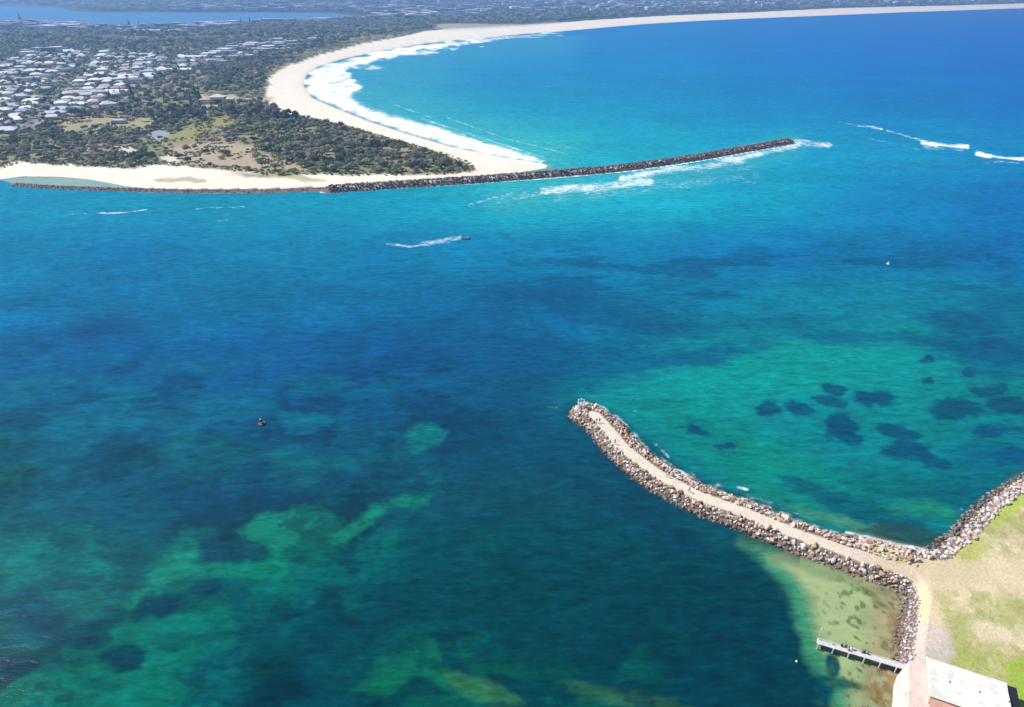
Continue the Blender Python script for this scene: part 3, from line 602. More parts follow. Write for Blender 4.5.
for dd in np.arange(1, 7.5, 1.4):
    for ang in np.arange(-1.6, 1.6, 1.4/dd): far_items.append((e_[0]+dd*math.cos(ang+.35), e_[1]+dd*math.sin(ang+.35), dd < 3, False))
xs = np.array([i[0] for i in far_items]); ys = np.array([i[1] for i in far_items]); hz, sN_, _, _, _, _, _ = height(xs, ys)
fi = []
for i, (x, y, top, tr) in enumerate(far_items):
    if hz[i] < -.8: continue
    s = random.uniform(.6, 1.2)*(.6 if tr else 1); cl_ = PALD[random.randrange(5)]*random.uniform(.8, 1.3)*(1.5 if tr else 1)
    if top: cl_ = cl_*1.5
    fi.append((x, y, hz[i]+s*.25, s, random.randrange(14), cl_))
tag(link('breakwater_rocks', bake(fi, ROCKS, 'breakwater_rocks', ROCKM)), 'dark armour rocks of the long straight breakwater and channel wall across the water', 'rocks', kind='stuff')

# ------------------------------------------------------------------ foliage
def leafy(m):
    t_ = m.node_tree; b_ = t_.nodes['Principled BSDF']; src = b_.inputs['Base Color'].links[0].from_socket
    tl = t_.nodes.new('ShaderNodeBsdfTranslucent'); t_.links.new(src, tl.inputs['Color']); mx = t_.nodes.new('ShaderNodeMixShader'); mx.inputs[0].default_value = .38
    t_.links.new(b_.outputs[0], mx.inputs[1]); t_.links.new(tl.outputs[0], mx.inputs[2]); t_.links.new(mx.outputs[0], t_.nodes['Material Output'].inputs['Surface']); return m
LEAF = leafy(mat_attr('foliage', .85, 1.2, .25, 0, True, .12)); BARK = mat_plain('bark', (.12, .09, .065), .9)
LEAFB = leafy(mat_attr('foliage_mass', .85, .5, .25, 0, False, .12))
def crown(nq, rx, rz, seed, lobes=6, q=.55, cone=False):
    rg = np.random.default_rng(seed)
    if cone:
        t_ = rg.uniform(0, 1, nq)**1.3; tier = np.abs(((t_*9) % 1)-.5)*.5+.75; rr = rx*(1-t_)*tier*np.sqrt(rg.uniform(.25, 1, nq)); an = rg.uniform(0, 6.28, nq)
        C_ = np.stack([rr*np.cos(an), rr*np.sin(an), .12*rz*2+t_*rz*2], 1); N = np.stack([np.cos(an), np.sin(an), np.full(nq, .6)], 1)
    else:
        lc = rg.normal(size=(lobes, 3)); lc /= np.linalg.norm(lc, axis=1)[:, None]; lc *= np.array([rx, rx, rz])*.52; lc[:, 2] = np.abs(lc[:, 2])*.8
        lr = rg.uniform(.42, .68, lobes)
        k = rg.integers(0, lobes, nq); d = rg.normal(size=(nq, 3)); d /= np.linalg.norm(d, axis=1)[:, None]; d[:, 2] = np.where(d[:, 2] < -.3, -d[:, 2], d[:, 2])
        rad = rg.uniform(.72, 1.08, nq)[:, None]
        C_ = lc[k] + d*rad*lr[k][:, None]*np.array([rx, rx, rz]); C_[:, 2] += rz*.75; N = d
    N = N + rg.normal(0, .30, (nq, 3)); N /= np.linalg.norm(N, axis=1)[:, None]
    T = np.cross(N, rg.normal(size=(nq, 3))); T /= np.linalg.norm(T, axis=1)[:, None]; B = np.cross(N, T)
    s = (q*rg.uniform(.6, 1.4, nq))[:, None]
    V = np.stack([C_-T*s-B*s*.6, C_+T*s*.8-B*s, C_+T*s+B*s*.7, C_-T*s*.7+B*s], 1).reshape(-1, 3)
    F = np.arange(nq*4).reshape(-1, 4)
    col = np.repeat(rg.uniform(.72, 1.3, (nq, 1))*np.ones((1, 3)) + rg.normal(0, .03, (nq, 3)), 4, 0)
    return V, F, col
def limb_mesh(h, rx, seed):
    rg = random.Random(seed); bm = bmesh.new()
    def tube(a, b, r0, r1, n=6):
        a, b = Vector(a), Vector(b); q = (b-a).to_track_quat('Z', 'Y'); rings = []
        for pt, r_ in ((a, r0), ((a+b)/2+Vector((rg.uniform(-.1, .1),)*3), (r0+r1)/2), (b, r1)):
            rings.append([bm.verts.new(pt + q @ Vector((r_*math.cos(6.283*i/n), r_*math.sin(6.283*i/n), 0))) for i in range(n)])
        for A_, B_ in zip(rings, rings[1:]):
            for i in range(n): bm.faces.new((A_[i], A_[(i+1) % n], B_[(i+1) % n], B_[i]))
    tube((0, 0, -.4), (0, 0, h*.55), .22, .14)
    for i in range(5):
        an = i*1.256+rg.random(); tube((0, 0, h*.25+.1*i), (rx*.6*math.cos(an), rx*.6*math.sin(an), h*(.6+.2*rg.random())), .12, .04)
    me = bpy.data.meshes.new('trunk'); bm.to_mesh(me); bm.free(); me.materials.append(BARK); return me
VARS = []
for i in range(9):
    rx = 3.3+.25*(i % 4); rz = 2.6+.35*(i % 3); V, F, cl_ = crown(340, rx, rz, 900+i, 7, .36)
    VARS.append((mesh_np('crown', V, F, cl_, LEAF), limb_mesh(rz*1.5, rx, i)))
TALL = []
for i in range(4):
    V, F, cl_ = crown(420, 3.6, 4.2, 950+i, 9, .45); V[:, 2] += 3.0; TALL.append((mesh_np('crown', V, F, cl_, LEAF), limb_mesh(8.5, 3, 50+i)))
PINE = []
for i in range(2):
    V, F, cl_ = crown(420, 5.2, 9.5, 970+i, 1, .65, True); m2 = limb_mesh(26, .6, 70+i); PINE.append((mesh_np('crown', V, F, cl_, LEAF), m2))
tones = [((.150,.195,.120), 'dark green'), ((.28,.295,.225), 'grey green'), ((.34,.36,.16), 'olive green'), ((.29,.255,.23), 'brownish grey'), ((.078,.108,.090), 'very dark'), ((.25,.33,.10), 'bright green')]
wts = [.30, .30, .13, .10, .11, .06]
# scatter the coastal scrub
def scatter(x0, x1, y0, y1, step, jit=.45):
    X, Y = np.meshgrid(np.arange(x0, x1, step), np.arange(y0, y1, step)); X = X.ravel()+RNG.uniform(-jit, jit, X.size)*step; Y = Y.ravel()+RNG.uniform(-jit, jit, Y.size)*step
    return X, Y
CLP = [np.array(L[1], float) for L in CLEAR if L[0] == 'p']
def usable(X, Y, margin_px=1.0, edge=2.0):
    U, V_ = chart(X, Y); ok = (sdf_poly(X, Y, VEG) < -edge) & (sdf_poly(X, Y, LAKE) > 45) & (U > -60) & (U < 1084)
    for cpoly in CLP: ok &= sdf_poly(U, V_, cpoly) > -margin_px
    return ok, U, V_
X, Y = scatter(-420, 30, 440, 820, 6.3)
ok, U, V_ = usable(X, Y, .6, 4)
sub = sdf_poly(U, V_, np.array(SUBURB, float)) < 0
dens = fbm(X, Y, 26, 601, 3); open_ = (U > 150) & (U < 330) & (V_ > 140) & (V_ < 180)
keep = ok & ~sub & (V_ > 112) & (RNG.random(len(X)) < np.where(open_ & (U < 262), .22, np.where(dens < .44, .42, .88)))
scr = list(zip(X[keep], Y[keep], V_[keep], U[keep]))
# a few bushes standing alone on the sand and in the clearings
for (a_, b_) in [(118,143),(186,151),(194,148),(206,153),(248,168),(236,165),(143,158),(152,156),(178,157),(188,160),(165,152),(246,123),(226,155),(210,163),(222,158),(256,158),(130,163),(262,165),(275,168),(200,140),(228,133),(282,172)]:
    x_, y_ = P(a_, b_, 4); scr.append((x_, y_, b_, a_))
hs = height(np.array([q[0] for q in scr]), np.array([q[1] for q in scr]))[0]
scr = [(x, y, h_, v_, u_) for (x, y, v_, u_), h_ in zip(scr, hs)]
scr.sort(key=lambda q: math.hypot(q[0], q[1]))
vis_ = [q for q in scr if 0 < q[4] < 1024]
n_ind = 250; indset = set(id(q) for q in vis_[:n_ind])
mass = []
def place_tree(kind, var, x, y, z_, s, tone, label, group, cat, jit=.15):
    root = bpy.data.objects.new(kind, None); COL.objects.link(root); root.location = (x, y, z_); root.rotation_euler = (0, 0, random.uniform(0, 6.28)); root.scale = (s*random.uniform(.9, 1.15), s*random.uniform(.9, 1.15), s*random.uniform(.8, 1.15))
    tag(root, label, cat, group)
    a_ = link('crown', var[0], root); k_ = random.uniform(1-jit, 1+jit); a_.color = (tone[0]*k_, tone[1]*k_, tone[2]*k_, 1); link('trunk', var[1], root)
    return root
def zone_of(u_, v_):
    if u_ > 400: return 'at the pointed tip of the spit scrub'
    if u_ > 330: return 'in the narrowing right part of the spit scrub'
    if u_ > 262: return 'in the thick scrub behind the long breakwater'
    if u_ > 205: return 'on the right of the open sandy ground'
    if u_ > 150: return 'on the left of the open sandy ground'
    if u_ > 75: return 'behind the channel lagoon'
    return 'in the scrub at the far left'
for q in scr:
    x, y, h_, v_, u_ = q; tn = random.choices(range(6), wts)[0]
    n_ = fbm(np.array([x]), np.array([y]), 40, 655, 3)[0]
    if n_ > .56 and random.random() < .5: tn = 3
    if n_ < .42 and random.random() < .4: tn = 4
    edge = sdf_poly(np.array([x]), np.array([y]), VEG)[0] > -9
    s = random.uniform(.62, 1.15)*(.62 if edge else 1)
    if edge and random.random() < .6: tn = 2 if random.random() < .6 else 5
    if id(q) in indset:
        zz = zone_of(u_, v_); sz_ = 'big' if s > .95 else ('middling' if s > .72 else 'small'); rw_ = 'nearest the channel' if v_ > 172 else ('second row back' if v_ > 167 else 'farther back'); place_tree('coastal_shrub', VARS[random.randrange(9)], x, y, h_-.3, s, tones[tn][0], '%s %s shrub %s, %s' % (sz_, tones[tn][1], zz, rw_), '%s %s shrubs %s, %s' % (sz_, tones[tn][1], zz, rw_), 'shrub')
    else: mass.append((x, y, h_-.3, s*3.5, s*3.0, tones[tn][0]))
# taller trees between the houses and round the surf club
tall_sp = []
X, Y = scatter(-520, -100, 560, 1250, 11)
ok, U, V_ = usable(X, Y, .4, 4); sub = sdf_poly(U, V_, np.array(SUBURB, float)) < 0
belt = (V_ < 125) & (V_ > 62) & ok & ~sub
for x, y, v_, u_, b in zip(X, Y, V_, U, belt):
    if b and random.random() < .85: tall_sp.append((x, y, v_, u_))
pine_px = [(112,104,1.0),(122,98,.9),(134,103,1.1),(140,110,1.0),(186,101,1.0),(196,99,1.25),(201,104,1.15),(192,107,1.0),(166,104,.9),(28,102,.8),(20,19.5,1.6),(79,24.5,1.1),(129,24,1.3),(139,25,1.0),(230,23,1.0),(241,22.5,1.1),(262,22,1.2),(250,22.5,1.2),(272,22,1.0),(137,57,1.3),(285,22,1.0)]
for (a_, b_, s) in pine_px:
    x, y = P(a_, b_, 2); z_ = h1(x, y); dist = 'far lake shore' if b_ < 30 else 'edge of the suburb'
    if b_ < 30: lab, grp = 'dark pine on the far lake shore, %s' % {79: 'second from the left', 129: 'left one of the middle pair', 139: 'right one of the middle pair', 230: 'leftmost of the row of six', 241: 'second of the row of six', 250: 'third of the row of six', 262: 'fourth of the row of six', 272: 'fifth of the row of six', 285: 'rightmost of the row of six'}.get(a_, 'leftmost'), 'tall pines on the lake shore'
    else: lab, grp = 'dark conical pine, %s' % {112: 'leftmost of four at the suburb corner', 122: 'second of four at the suburb corner', 134: 'third of four at the suburb corner', 140: 'nearest of four at the suburb corner', 186: 'leftmost of the group beside the surf club', 196: 'tallest of the group beside the surf club', 201: 'touching the left wall of the surf club', 192: 'nearest of the group beside the surf club', 166: 'standing alone left of the surf club', 28: 'standing alone among the roofs at left'}.get(a_, ''), 'tall pines by the suburb'
    if a_ == 20: lab, grp = 'tallest lone pine on the lake shore at the far left', None
    if a_ == 137: lab, grp = 'single dark pine rising from the bushland behind the suburb', None
    place_tree('pine_tree', PINE[random.randrange(2)], x, y, z_-1, s*(.58 if b_ > 30 else .8), (.05,.075,.07), lab, grp, 'pine')
hs = height(np.array([q[0] for q in tall_sp]), np.array([q[1] for q in tall_sp]))[0]
idx = sorted(range(len(tall_sp)), key=lambda i: math.hypot(*tall_sp[i][:2])); ti = set([i for i in idx if 0 < tall_sp[i][3]][:45])
for i, (x, y, v_, u_) in enumerate(tall_sp):
    s = random.uniform(.6, 1.05); tn = random.choice([0, 0, 4, 1, 1, 3])
    gp_ = 'at the left of' if u_ < 115 else ('in the middle of' if u_ < 160 else ('right of middle in' if u_ < 205 else 'at the beach end of'))
    if i in ti: place_tree('gum_tree', TALL[random.randrange(4)], x, y, hs[i]-.3, s, tones[tn][0], '%s tall gum tree %s the belt between suburb and scrub' % (tones[tn][1], gp_), '%s gum trees %s the belt between suburb and scrub' % (tones[tn][1], gp_), 'tree')
    else: mass.append((x, y, hs[i]+2.5*s, s*4.2, s*4.2, tones[tn][0]))
def bake_mass(items, nq, name, qf=.2):
    tmpl = [crown(nq, 1, 1, 2000+i, 5, qf) for i in range(12)]; Vs, Fs, Cs, o = [], [], [], 0
    for (x, y, z_, rx, rz, tone) in items:
        V, F, cl_ = tmpl[random.randrange(12)]; a_ = random.uniform(0, 6.28); ca, sa = math.cos(a_), math.sin(a_)
        W_ = np.stack([(V[:, 0]*ca-V[:, 1]*sa)*rx+x, (V[:, 0]*sa+V[:, 1]*ca)*rx+y, V[:, 2]*rz+z_], 1)
        Vs.append(W_); Fs.append(F+o); Cs.append(cl_*np.array(tone)*random.uniform(.85, 1.15)); o += len(V)
    return mesh_np(name, np.vstack(Vs), np.vstack(Fs), np.clip(np.vstack(Cs), .005, .6), LEAFB)
tag(link('scrub', bake_mass(mass, 110, 'scrub', .17)), 'dense mixed green and grey coastal scrub covering the sandy spit', 'scrub', kind='stuff')
# bushland between suburb, beach and lake
wood = []
for (y0, y1, st) in ((700, 1500, 11), (1500, 2400, 15), (2400, 3400, 22), (3400, 5200, 40)):
    X, Y = scatter(-.75*y1, .72*y1, y0, y1, st); ok, U, V_ = usable(X, Y, .3, st*.4)
    sub = sdf_poly(U, V_, np.array(SUBURB, float)) < 0
    pr = np.where(sub, 0, .93)*np.where(fbm(X, Y, 160, 711, 4) < .40, .55, 1); pr = np.where((V_ > 112), 0, pr)
    pr = np.where((U < 205) & (V_ > 62) & (V_ < 125), 0, pr)
    coast = sdf_poly(X, Y, VEG) > -45
    k_ = ok & (RNG.random(len(X)) < pr)
    H_ = height(X[k_], Y[k_])[0]
    for x, y, h_, cz in zip(X[k_], Y[k_], H_, coast[k_]):
        tn = random.choices([0, 1, 3, 4], [.46, .40, .08, .06])[0]; s = st*random.uniform(.42, .66)
        if cz: s *= .5; tn = random.choice([1, 2, 3])
        wood.append((x, y, h_+(0 if cz else 1.5), s, (s*(.45 if cz else random.uniform(.5, .8))*(1 if y < 1900 else .7)) if st < 30 else 6, tones[tn][0]))
tag(link('bushland', bake_mass(wood, 26, 'bushland', .30)), 'blue green bushland stretching from the beach to the far lake', 'woodland', kind='stuff')
# dune grass tufts
X, Y = scatter(-420, 30, 440, 720, 2.4); U, V_ = chart(X, Y); dv = sdf_poly(X, Y, VEG)
k_ = ((dv < 1) & (V_ > 118) & (U > -40) & ((dv > -9) | (fbm(X, Y, 12, 777, 3) > .55)) & (RNG.random(len(X)) < .6))
H_ = height(X[k_], Y[k_])[0]
tufts = [(x, y, h_-.1, random.uniform(.8, 1.7), random.uniform(.35, .8), random.choice([(.15,.17,.06),(.12,.13,.06),(.19,.18,.09),(.10,.13,.045)])) for x, y, h_ in zip(X[k_], Y[k_], H_)]
tag(link('dune_grass', bake_mass(tufts, 14, 'dune_grass', .38)), 'low olive dune grass and creeper fringing the sand', 'grass', kind='stuff')

# ------------------------------------------------------------------ houses
WALL = mat_obj('house_wall', .8); ROOF = mat_obj('roof_sheet', .45, .12, .4)
def bm_mesh(name, bm, mats):
    bmesh.ops.recalc_face_normals(bm, faces=bm.faces); me = bpy.data.meshes.new(name); bm.to_mesh(me); bm.free()
    for m in mats: me.materials.append(m)
    return me
def box(bm, x0, x1, y0, y1, z0, z1, mi=0):
    vs_ = [bm.verts.new(q) for q in ((x0,y0,z0),(x1,y0,z0),(x1,y1,z0),(x0,y1,z0),(x0,y0,z1),(x1,y0,z1),(x1,y1,z1),(x0,y1,z1))]
    for f in ((0,3,2,1),(4,5,6,7),(0,1,5,4),(1,2,6,5),(2,3,7,6),(3,0,4,7)):
        fc = bm.faces.new([vs_[i] for i in f]); fc.material_index = mi
def hip(bm, x0, x1, y0, y1, z0, h, mi=0, th=.18, gable=False):
    yc = (y0+y1)/2; ins_ = 0 if gable else (y1-y0)/2*.9
    b0 = [bm.verts.new(q) for q in ((x0,y0,z0),(x1,y0,z0),(x1,y1,z0),(x0,y1,z0))]; b1 = [bm.verts.new(q) for q in ((x0,y0,z0+th),(x1,y0,z0+th),(x1,y1,z0+th),(x0,y1,z0+th))]
    r0, r1 = bm.verts.new((x0+ins_, yc, z0+h)), bm.verts.new((x1-ins_, yc, z0+h))
    fs = [b0[::-1], (b1[0], b1[1], r1, r0), (b1[2], b1[3], r0, r1), (b1[1], b1[2], r1), (b1[3], b1[0], r0)] + [(b0[i], b0[(i+1) % 4], b1[(i+1) % 4], b1[i]) for i in range(4)]
    for f in fs: bm.faces.new(f).material_index = mi
HV = []; HNAME = ['low two storey', 'small L shaped', 'gabled', 'two storey square', 'narrow L shaped', 'long']
for i in range(6):
    L_, D_ = [(14, 9), (12, 8), (17, 9), (11, 10), (13, 7), (18, 10)][i]; hw = 3.0 if i % 3 else 5.4
    def walls(bm, mi=0):
        box(bm, -L_/2, L_/2, -D_/2, D_/2, -1, hw, mi)
        if i % 2: box(bm, L_*.1, L_/2-.3, -D_/2-4, -D_/2+.01, -1, hw-.004, mi)
    def roofs(bm, mi=0):
        hip(bm, -L_/2-.5, L_/2+.5, -D_/2-.5, D_/2+.5, hw, 2.1, mi, gable=(i == 2))
        if i % 2: hip(bm, L_*.1-.4, L_/2+.1, -D_/2-4.5, -D_/2-.4, hw-.25, 1.2, mi)
    b1 = bmesh.new(); walls(b1); b2 = bmesh.new(); roofs(b2); b4 = bmesh.new()
    box(b4, -L_*.35, -L_*.35+1.8, -D_/2-.03, -D_/2+.05, .9, 2.1)
    b3 = bmesh.new(); walls(b3, 0); roofs(b3, 1)
    HV.append((bm_mesh('wall', b1, [WALL]), bm_mesh('roof', b2, [ROOF]), bm_mesh('window', b4, [mat_plain('window_glass', (.03, .035, .045), .15)] if i == 0 else [bpy.data.materials['window_glass']]), bm_mesh('house', b3, [WALL, ROOF])))
ROOFC = [((.76,.77,.80), 'white'), ((.46,.49,.56), 'pale grey'), ((.27,.31,.42), 'blue grey'), ((.42,.24,.20), 'terracotta'), ((.16,.17,.20), 'dark grey'), ((.55,.49,.40), 'cream'), ((.44,.36,.38), 'dusty pink'), ((.40,.46,.40), 'pale green')]
RW = [.24, .20, .20, .07, .12, .07, .08, .02]
houses = []
for i in range(-75, 70):
    for j in range(-40, 90):
        for side in (0, 1):
            a_ = i*15.4 + random.uniform(-1.6, 1.6); b_ = j*50 + (12 if side else -12) - 500 + random.uniform(-2, 2)
            if abs((a_+500) % 120 - 60) > 51: continue
            x = a_*math.cos(UA)-b_*math.sin(UA); y = a_*math.sin(UA)+b_*math.cos(UA)
            if y < 450 or y > 1500: continue
            uh, vh = chart(np.array([x]), np.array([y]))
            if not (-60 < uh[0] < 1080): continue
            if sdf_poly(uh, vh, np.array(SUBURB, float))[0] > -.6: continue
            if random.random() < .17: continue
            houses.append((x, y, uh[0], vh[0], side))
houses.sort(key=lambda q: math.hypot(q[0], q[1])); hs = height(np.array([q[0] for q in houses]), np.array([q[1] for q in houses]))[0]
print('houses', len(houses))
WC_ = [(.62,.58,.52),(.55,.50,.44),(.66,.65,.63),(.38,.30,.25),(.50,.52,.55)]
cnt = 0; extra_h = []
for (x, y, uh, vh, side), h_ in zip(houses, hs):
    rc, rn = random.choices(ROOFC, RW)[0]; wcol = random.choice(WC_); rot = UA + (math.pi if side else 0) + random.choice([0, 0, 0, math.pi/2]) + random.uniform(-.14, .14); k = random.randrange(6)
    band = 'in the front suburb rows' if vh > 108 else ('in the middle suburb rows' if vh > 84 else 'in the far suburb rows')
    half = 'at the far left' if uh < 35 else ('left of centre' if uh < 75 else ('right of centre' if uh < 120 else 'at the right end'))
    lab = '%s %s roofed house %s %s' % (HNAME[k], rn, band, half)
    if uh < -5 or cnt >= 296: extra_h.append((x, y, h_, rot, k, rc, wcol)); continue
    cnt += 1
    if cnt < 150:
        root = bpy.data.objects.new('house', None); COL.objects.link(root); root.location = (x, y, h_); root.rotation_euler = (0, 0, rot)
        a_ = link('wall', HV[k][0], root); a_.color = (*wcol, 1); b_ = link('roof', HV[k][1], root); b_.color = (*rc, 1)
        link('window', HV[k][2], root); link('window', HV[k][2], root, (3.6, 0, 0))
    else:
        root = link('house', HV[k][3], None, (x, y, h_), (0, 0, rot)); root.color = (*rc, 1)
    tag(root, lab, 'house', '%s %s roofed houses %s %s' % (HNAME[k], rn, band, half))
# street and garden trees of the suburb: they belong to the mass of the town's greenery
gt = []
X, Y = scatter(-1080, -100, 560, 1450, 8); U, V_ = chart(X, Y); sub = (sdf_poly(U, V_, np.array(SUBURB, float)) < 0) & (U > -60)
H_ = height(X, Y)[0]; hp = np.array([(q[0], q[1]) for q in houses])
for x, y, h_, s_ in zip(X, Y, H_, sub):
    if not s_ or random.random() > .72: continue
    if np.min(np.hypot(hp[:, 0]-x, hp[:, 1]-y)) < 6.8: continue
    r_ = random.uniform(1.8, 3.9); gt.append((x, y, h_+.5, r_, r_*random.uniform(.8, 1.25), random.choice(tones)[0]))
tag(link('garden_greenery', bake_mass(gt, 60, 'garden_greenery', .22)), 'green gardens and street planting between the suburban roofs', 'greenery', kind='stuff')
# far settlements by the lake and on the hills: too many to count
def zone_pts(poly, n, z=0):
    poly = np.array(poly, float); out = []
    while len(out) < n:
        a_ = RNG.uniform(poly[:, 0].min(), poly[:, 0].max()); b_ = RNG.uniform(poly[:, 1].min(), poly[:, 1].max())
        if sdf_poly(np.array([a_]), np.array([b_]), poly)[0] < 0:
            x, y = P(a_, b_); out.append((x, y))
    return out
FZ = [([(0,25),(40,26),(95,29),(110,30),(95,34),(0,33)], 70, 13), ([(110,31),(190,29),(215,31),(200,37),(130,38)], 55, 12), ([(200,62),(225,52),(290,44),(318,44),(312,49),(262,60),(220,70)], 110, 11), ([(165,9.5),(330,9.5),(330,12.6),(165,12.4)], 90, 15),
      ([(200,5),(330,5),(330,9),(200,9)], 50, 16), ([(330,8),(400,4),(480,6),(500,10),(480,18),(420,22),(360,22),(380,17)], 330, 15), ([(255,22.5),(350,21.5),(345,24),(255,25)], 40, 13), ([(480,3),(1024,-3),(1024,3),(900,6),(760,9),(640,13),(520,16)], 420, 18), ([(200,28),(235,27),(235,31),(200,33)], 25, 12),
      ([(20,56),(60,53),(60,57),(20,60)], 10, 11)]
Vs, Fs, Cs, o_ = [], [], [], 0
hb = bmesh.new(); box(hb, -.5, .5, -.35, .35, -.12, .22); hip(hb, -.53, .53, -.38, .38, .22, .16); bmesh.ops.triangulate(hb, faces=hb.faces)
hb.verts.index_update(); HVt = np.array([q.co[:] for q in hb.verts]); HFt = np.array([[q.index for q in f.verts] for f in hb.faces]); hb.free()
fz = []
for poly, n, sz in FZ:
    pts = zone_pts(poly, n); hh_, sN2, *_ = height(np.array([q[0] for q in pts]), np.array([q[1] for q in pts]))
    for (x, y), h_, s2 in zip(pts, hh_, sN2):
        if s2 > -12: continue
        fz.append((x, y, h_ + (3.5 if y > 1900 else (3 if y > 1300 else .8)), random.uniform(-.6, .6), sz*random.uniform(.8, 1.7)*(1.25 if y > 1900 else 1), random.choices(ROOFC, RW)[0][0]))
for (x, y, h_, rot, k, rc, wcol) in extra_h: fz.append((x, y, h_, rot, 14, rc))
for x, y, z_, rt, sz, rc in fz:
    ca, sa = math.cos(rt), math.sin(rt); V = HVt*sz*np.array([1.15, 1, .9])
    Vs.append(np.stack([V[:, 0]*ca-V[:, 1]*sa+x, V[:, 0]*sa+V[:, 1]*ca+y, V[:, 2]*1.2+z_], 1)); Fs.append(HFt+o_); o_ += len(V); Cs.append(np.tile(rc, (len(V), 1)))
tag(link('distant_houses', mesh_np('distant_houses', np.vstack(Vs), np.vstack(Fs), np.vstack(Cs), mat_attr('distant_roofs', .7, .2, .1))), 'pale specks of distant houses round the lake and on the hazy hills', 'houses', kind='stuff')
# long sheds at the right edge of the suburb
def shed(px, py, L_, D_, h_, rot, rc, lab, cat='shed'):
    x, y = P(px, py, 3); r_ = bpy.data.objects.new('long_shed', None); COL.objects.link(r_); r_.location = (x, y, h1(x, y)); r_.rotation_euler = (0, 0, rot); tag(r_, lab, cat)
    b = bmesh.new(); box(b, -L_/2, L_/2, -D_/2, D_/2, -1, h_); w_ = link('wall', bm_mesh('wall', b, [WALL]), r_); w_.color = (.55, .53, .5, 1)
    b = bmesh.new(); hip(b, -L_/2-.5, L_/2+.5, -D_/2-.5, D_/2+.5, h_, 1.6, 0, gable=True); q = link('roof', bm_mesh('roof', b, [ROOF]), r_); q.color = (*rc, 1)
    b = bmesh.new()
    for k in range(4): box(b, -L_*.4+k*L_*.22, -L_*.4+k*L_*.22+3, -D_/2-.05, -D_/2+.05, -.5, 2.6)
    link('door', bm_mesh('door', b, [bpy.data.materials['window_glass']]), r_)
shed(176,74,46,12,4.5,R(4),(.76,.77,.78),'long white roofed shed at the right edge of the suburb, front one')
shed(196,60,50,13,5,R(8),(.72,.73,.76),'long white roofed shed behind the suburb nearest the yellow field')
shed(232,57,46,14,5,R(10),(.74,.75,.78),'long white shed in the row of roofs leading towards the beach')
shed(118,96,26,10,4.5,R(2),(.70,.74,.80),'wide pale blue roof among the trees at the suburb front corner')
# surf club
x, y = P(219, 107, 0); sc = bpy.data.objects.new('surf_club', None); COL.objects.link(sc); sc.location = (x, y, h1(x, y)); sc.rotation_euler = (0, 0, R(6))
tag(sc, 'two storey cream surf club with dark roller door openings behind the beach', 'club building')
CREAM = mat_plain('cream_render', (.60, .54, .44), .8, .08, .5); TANR = mat_plain('tan_roof', (.52, .46, .38), .6, .1, .4); DARK = mat_plain('dark_opening', (.02, .022, .04), .6); TERR = mat_plain('terracotta_roof', (.48, .26, .19), .7, .15, .6)
b = bmesh.new(); box(b, -6, 8, -6, 6, -1, 7); box(b, -17, -6.01, -5, 5, -1, 4.5); box(b, 8.01, 17, -5.5, 5, -1, 5); link('wall', bm_mesh('wall', b, [CREAM]), sc)
b = bmesh.new(); hip(b, -7, 9, -7, 7, 7, 2.2, 0); hip(b, 8.5, 18, -6.5, 6, 5, 1.6, 0); link('roof', bm_mesh('roof', b, [TANR]), sc)
b = bmesh.new(); hip(b, -18, -6.2, -6, 6, 4.5, 1.6, 0); link('side_roof', bm_mesh('side_roof', b, [TERR]), sc)
b = bmesh.new(); box(b, -4.5, 6, -6.06, -5.9, .3, 4.6); link('roller_door', bm_mesh('roller_door', b, [DARK]), sc)
b = bmesh.new(); box(b, 10, 15.5, -5.57, -5.4, .3, 3.8); link('roller_door', bm_mesh('roller_door', b, [DARK]), sc)
b = bmesh.new(); box(b, -6.5, 8.5, -8, -6.1, 4.9, 5.15); [box(b, xx, xx+.12, -8, -7.9, 5.15, 6.1) for xx in np.arange(-6.4, 8.4, 1.2)]; box(b, -6.5, 8.5, -8.0, -7.92, 6.1, 6.2); link('balcony', bm_mesh('balcony', b, [CREAM]), sc)
def small_hut(px, py, L_, D_, h_, rot, mat_, lab, cat='hut'):
    x, y = P(px, py, 0); r_ = bpy.data.objects.new('small_hut', None); COL.objects.link(r_); r_.location = (x, y, h1(x, y)); r_.rotation_euler = (0, 0, rot); tag(r_, lab, cat)
    b = bmesh.new(); box(b, -L_/2, L_/2, -D_/2, D_/2, -1, h_); link('wall', bm_mesh('wall', b, [CREAM]), r_)
    b = bmesh.new(); hip(b, -L_/2-.5, L_/2+.5, -D_/2-.5, D_/2+.5, h_, 1.2, 0); link('roof', bm_mesh('roof', b, [mat_]), r_)
small_hut(249, 105, 7, 5, 2.6, R(5), TERR, 'small orange roofed hut between the surf club and the beach')
small_hut(260, 107, 6, 4, 2.5, R(-4), TANR, 'small pale hut beside the sandy beach access')
small_hut(121, 128, 12, 6, 2.8, R(3), mat_plain('slate_roof', (.26,.29,.36), .6), 'low grey roofed amenities hut on the tan clearing', 'amenities hut')

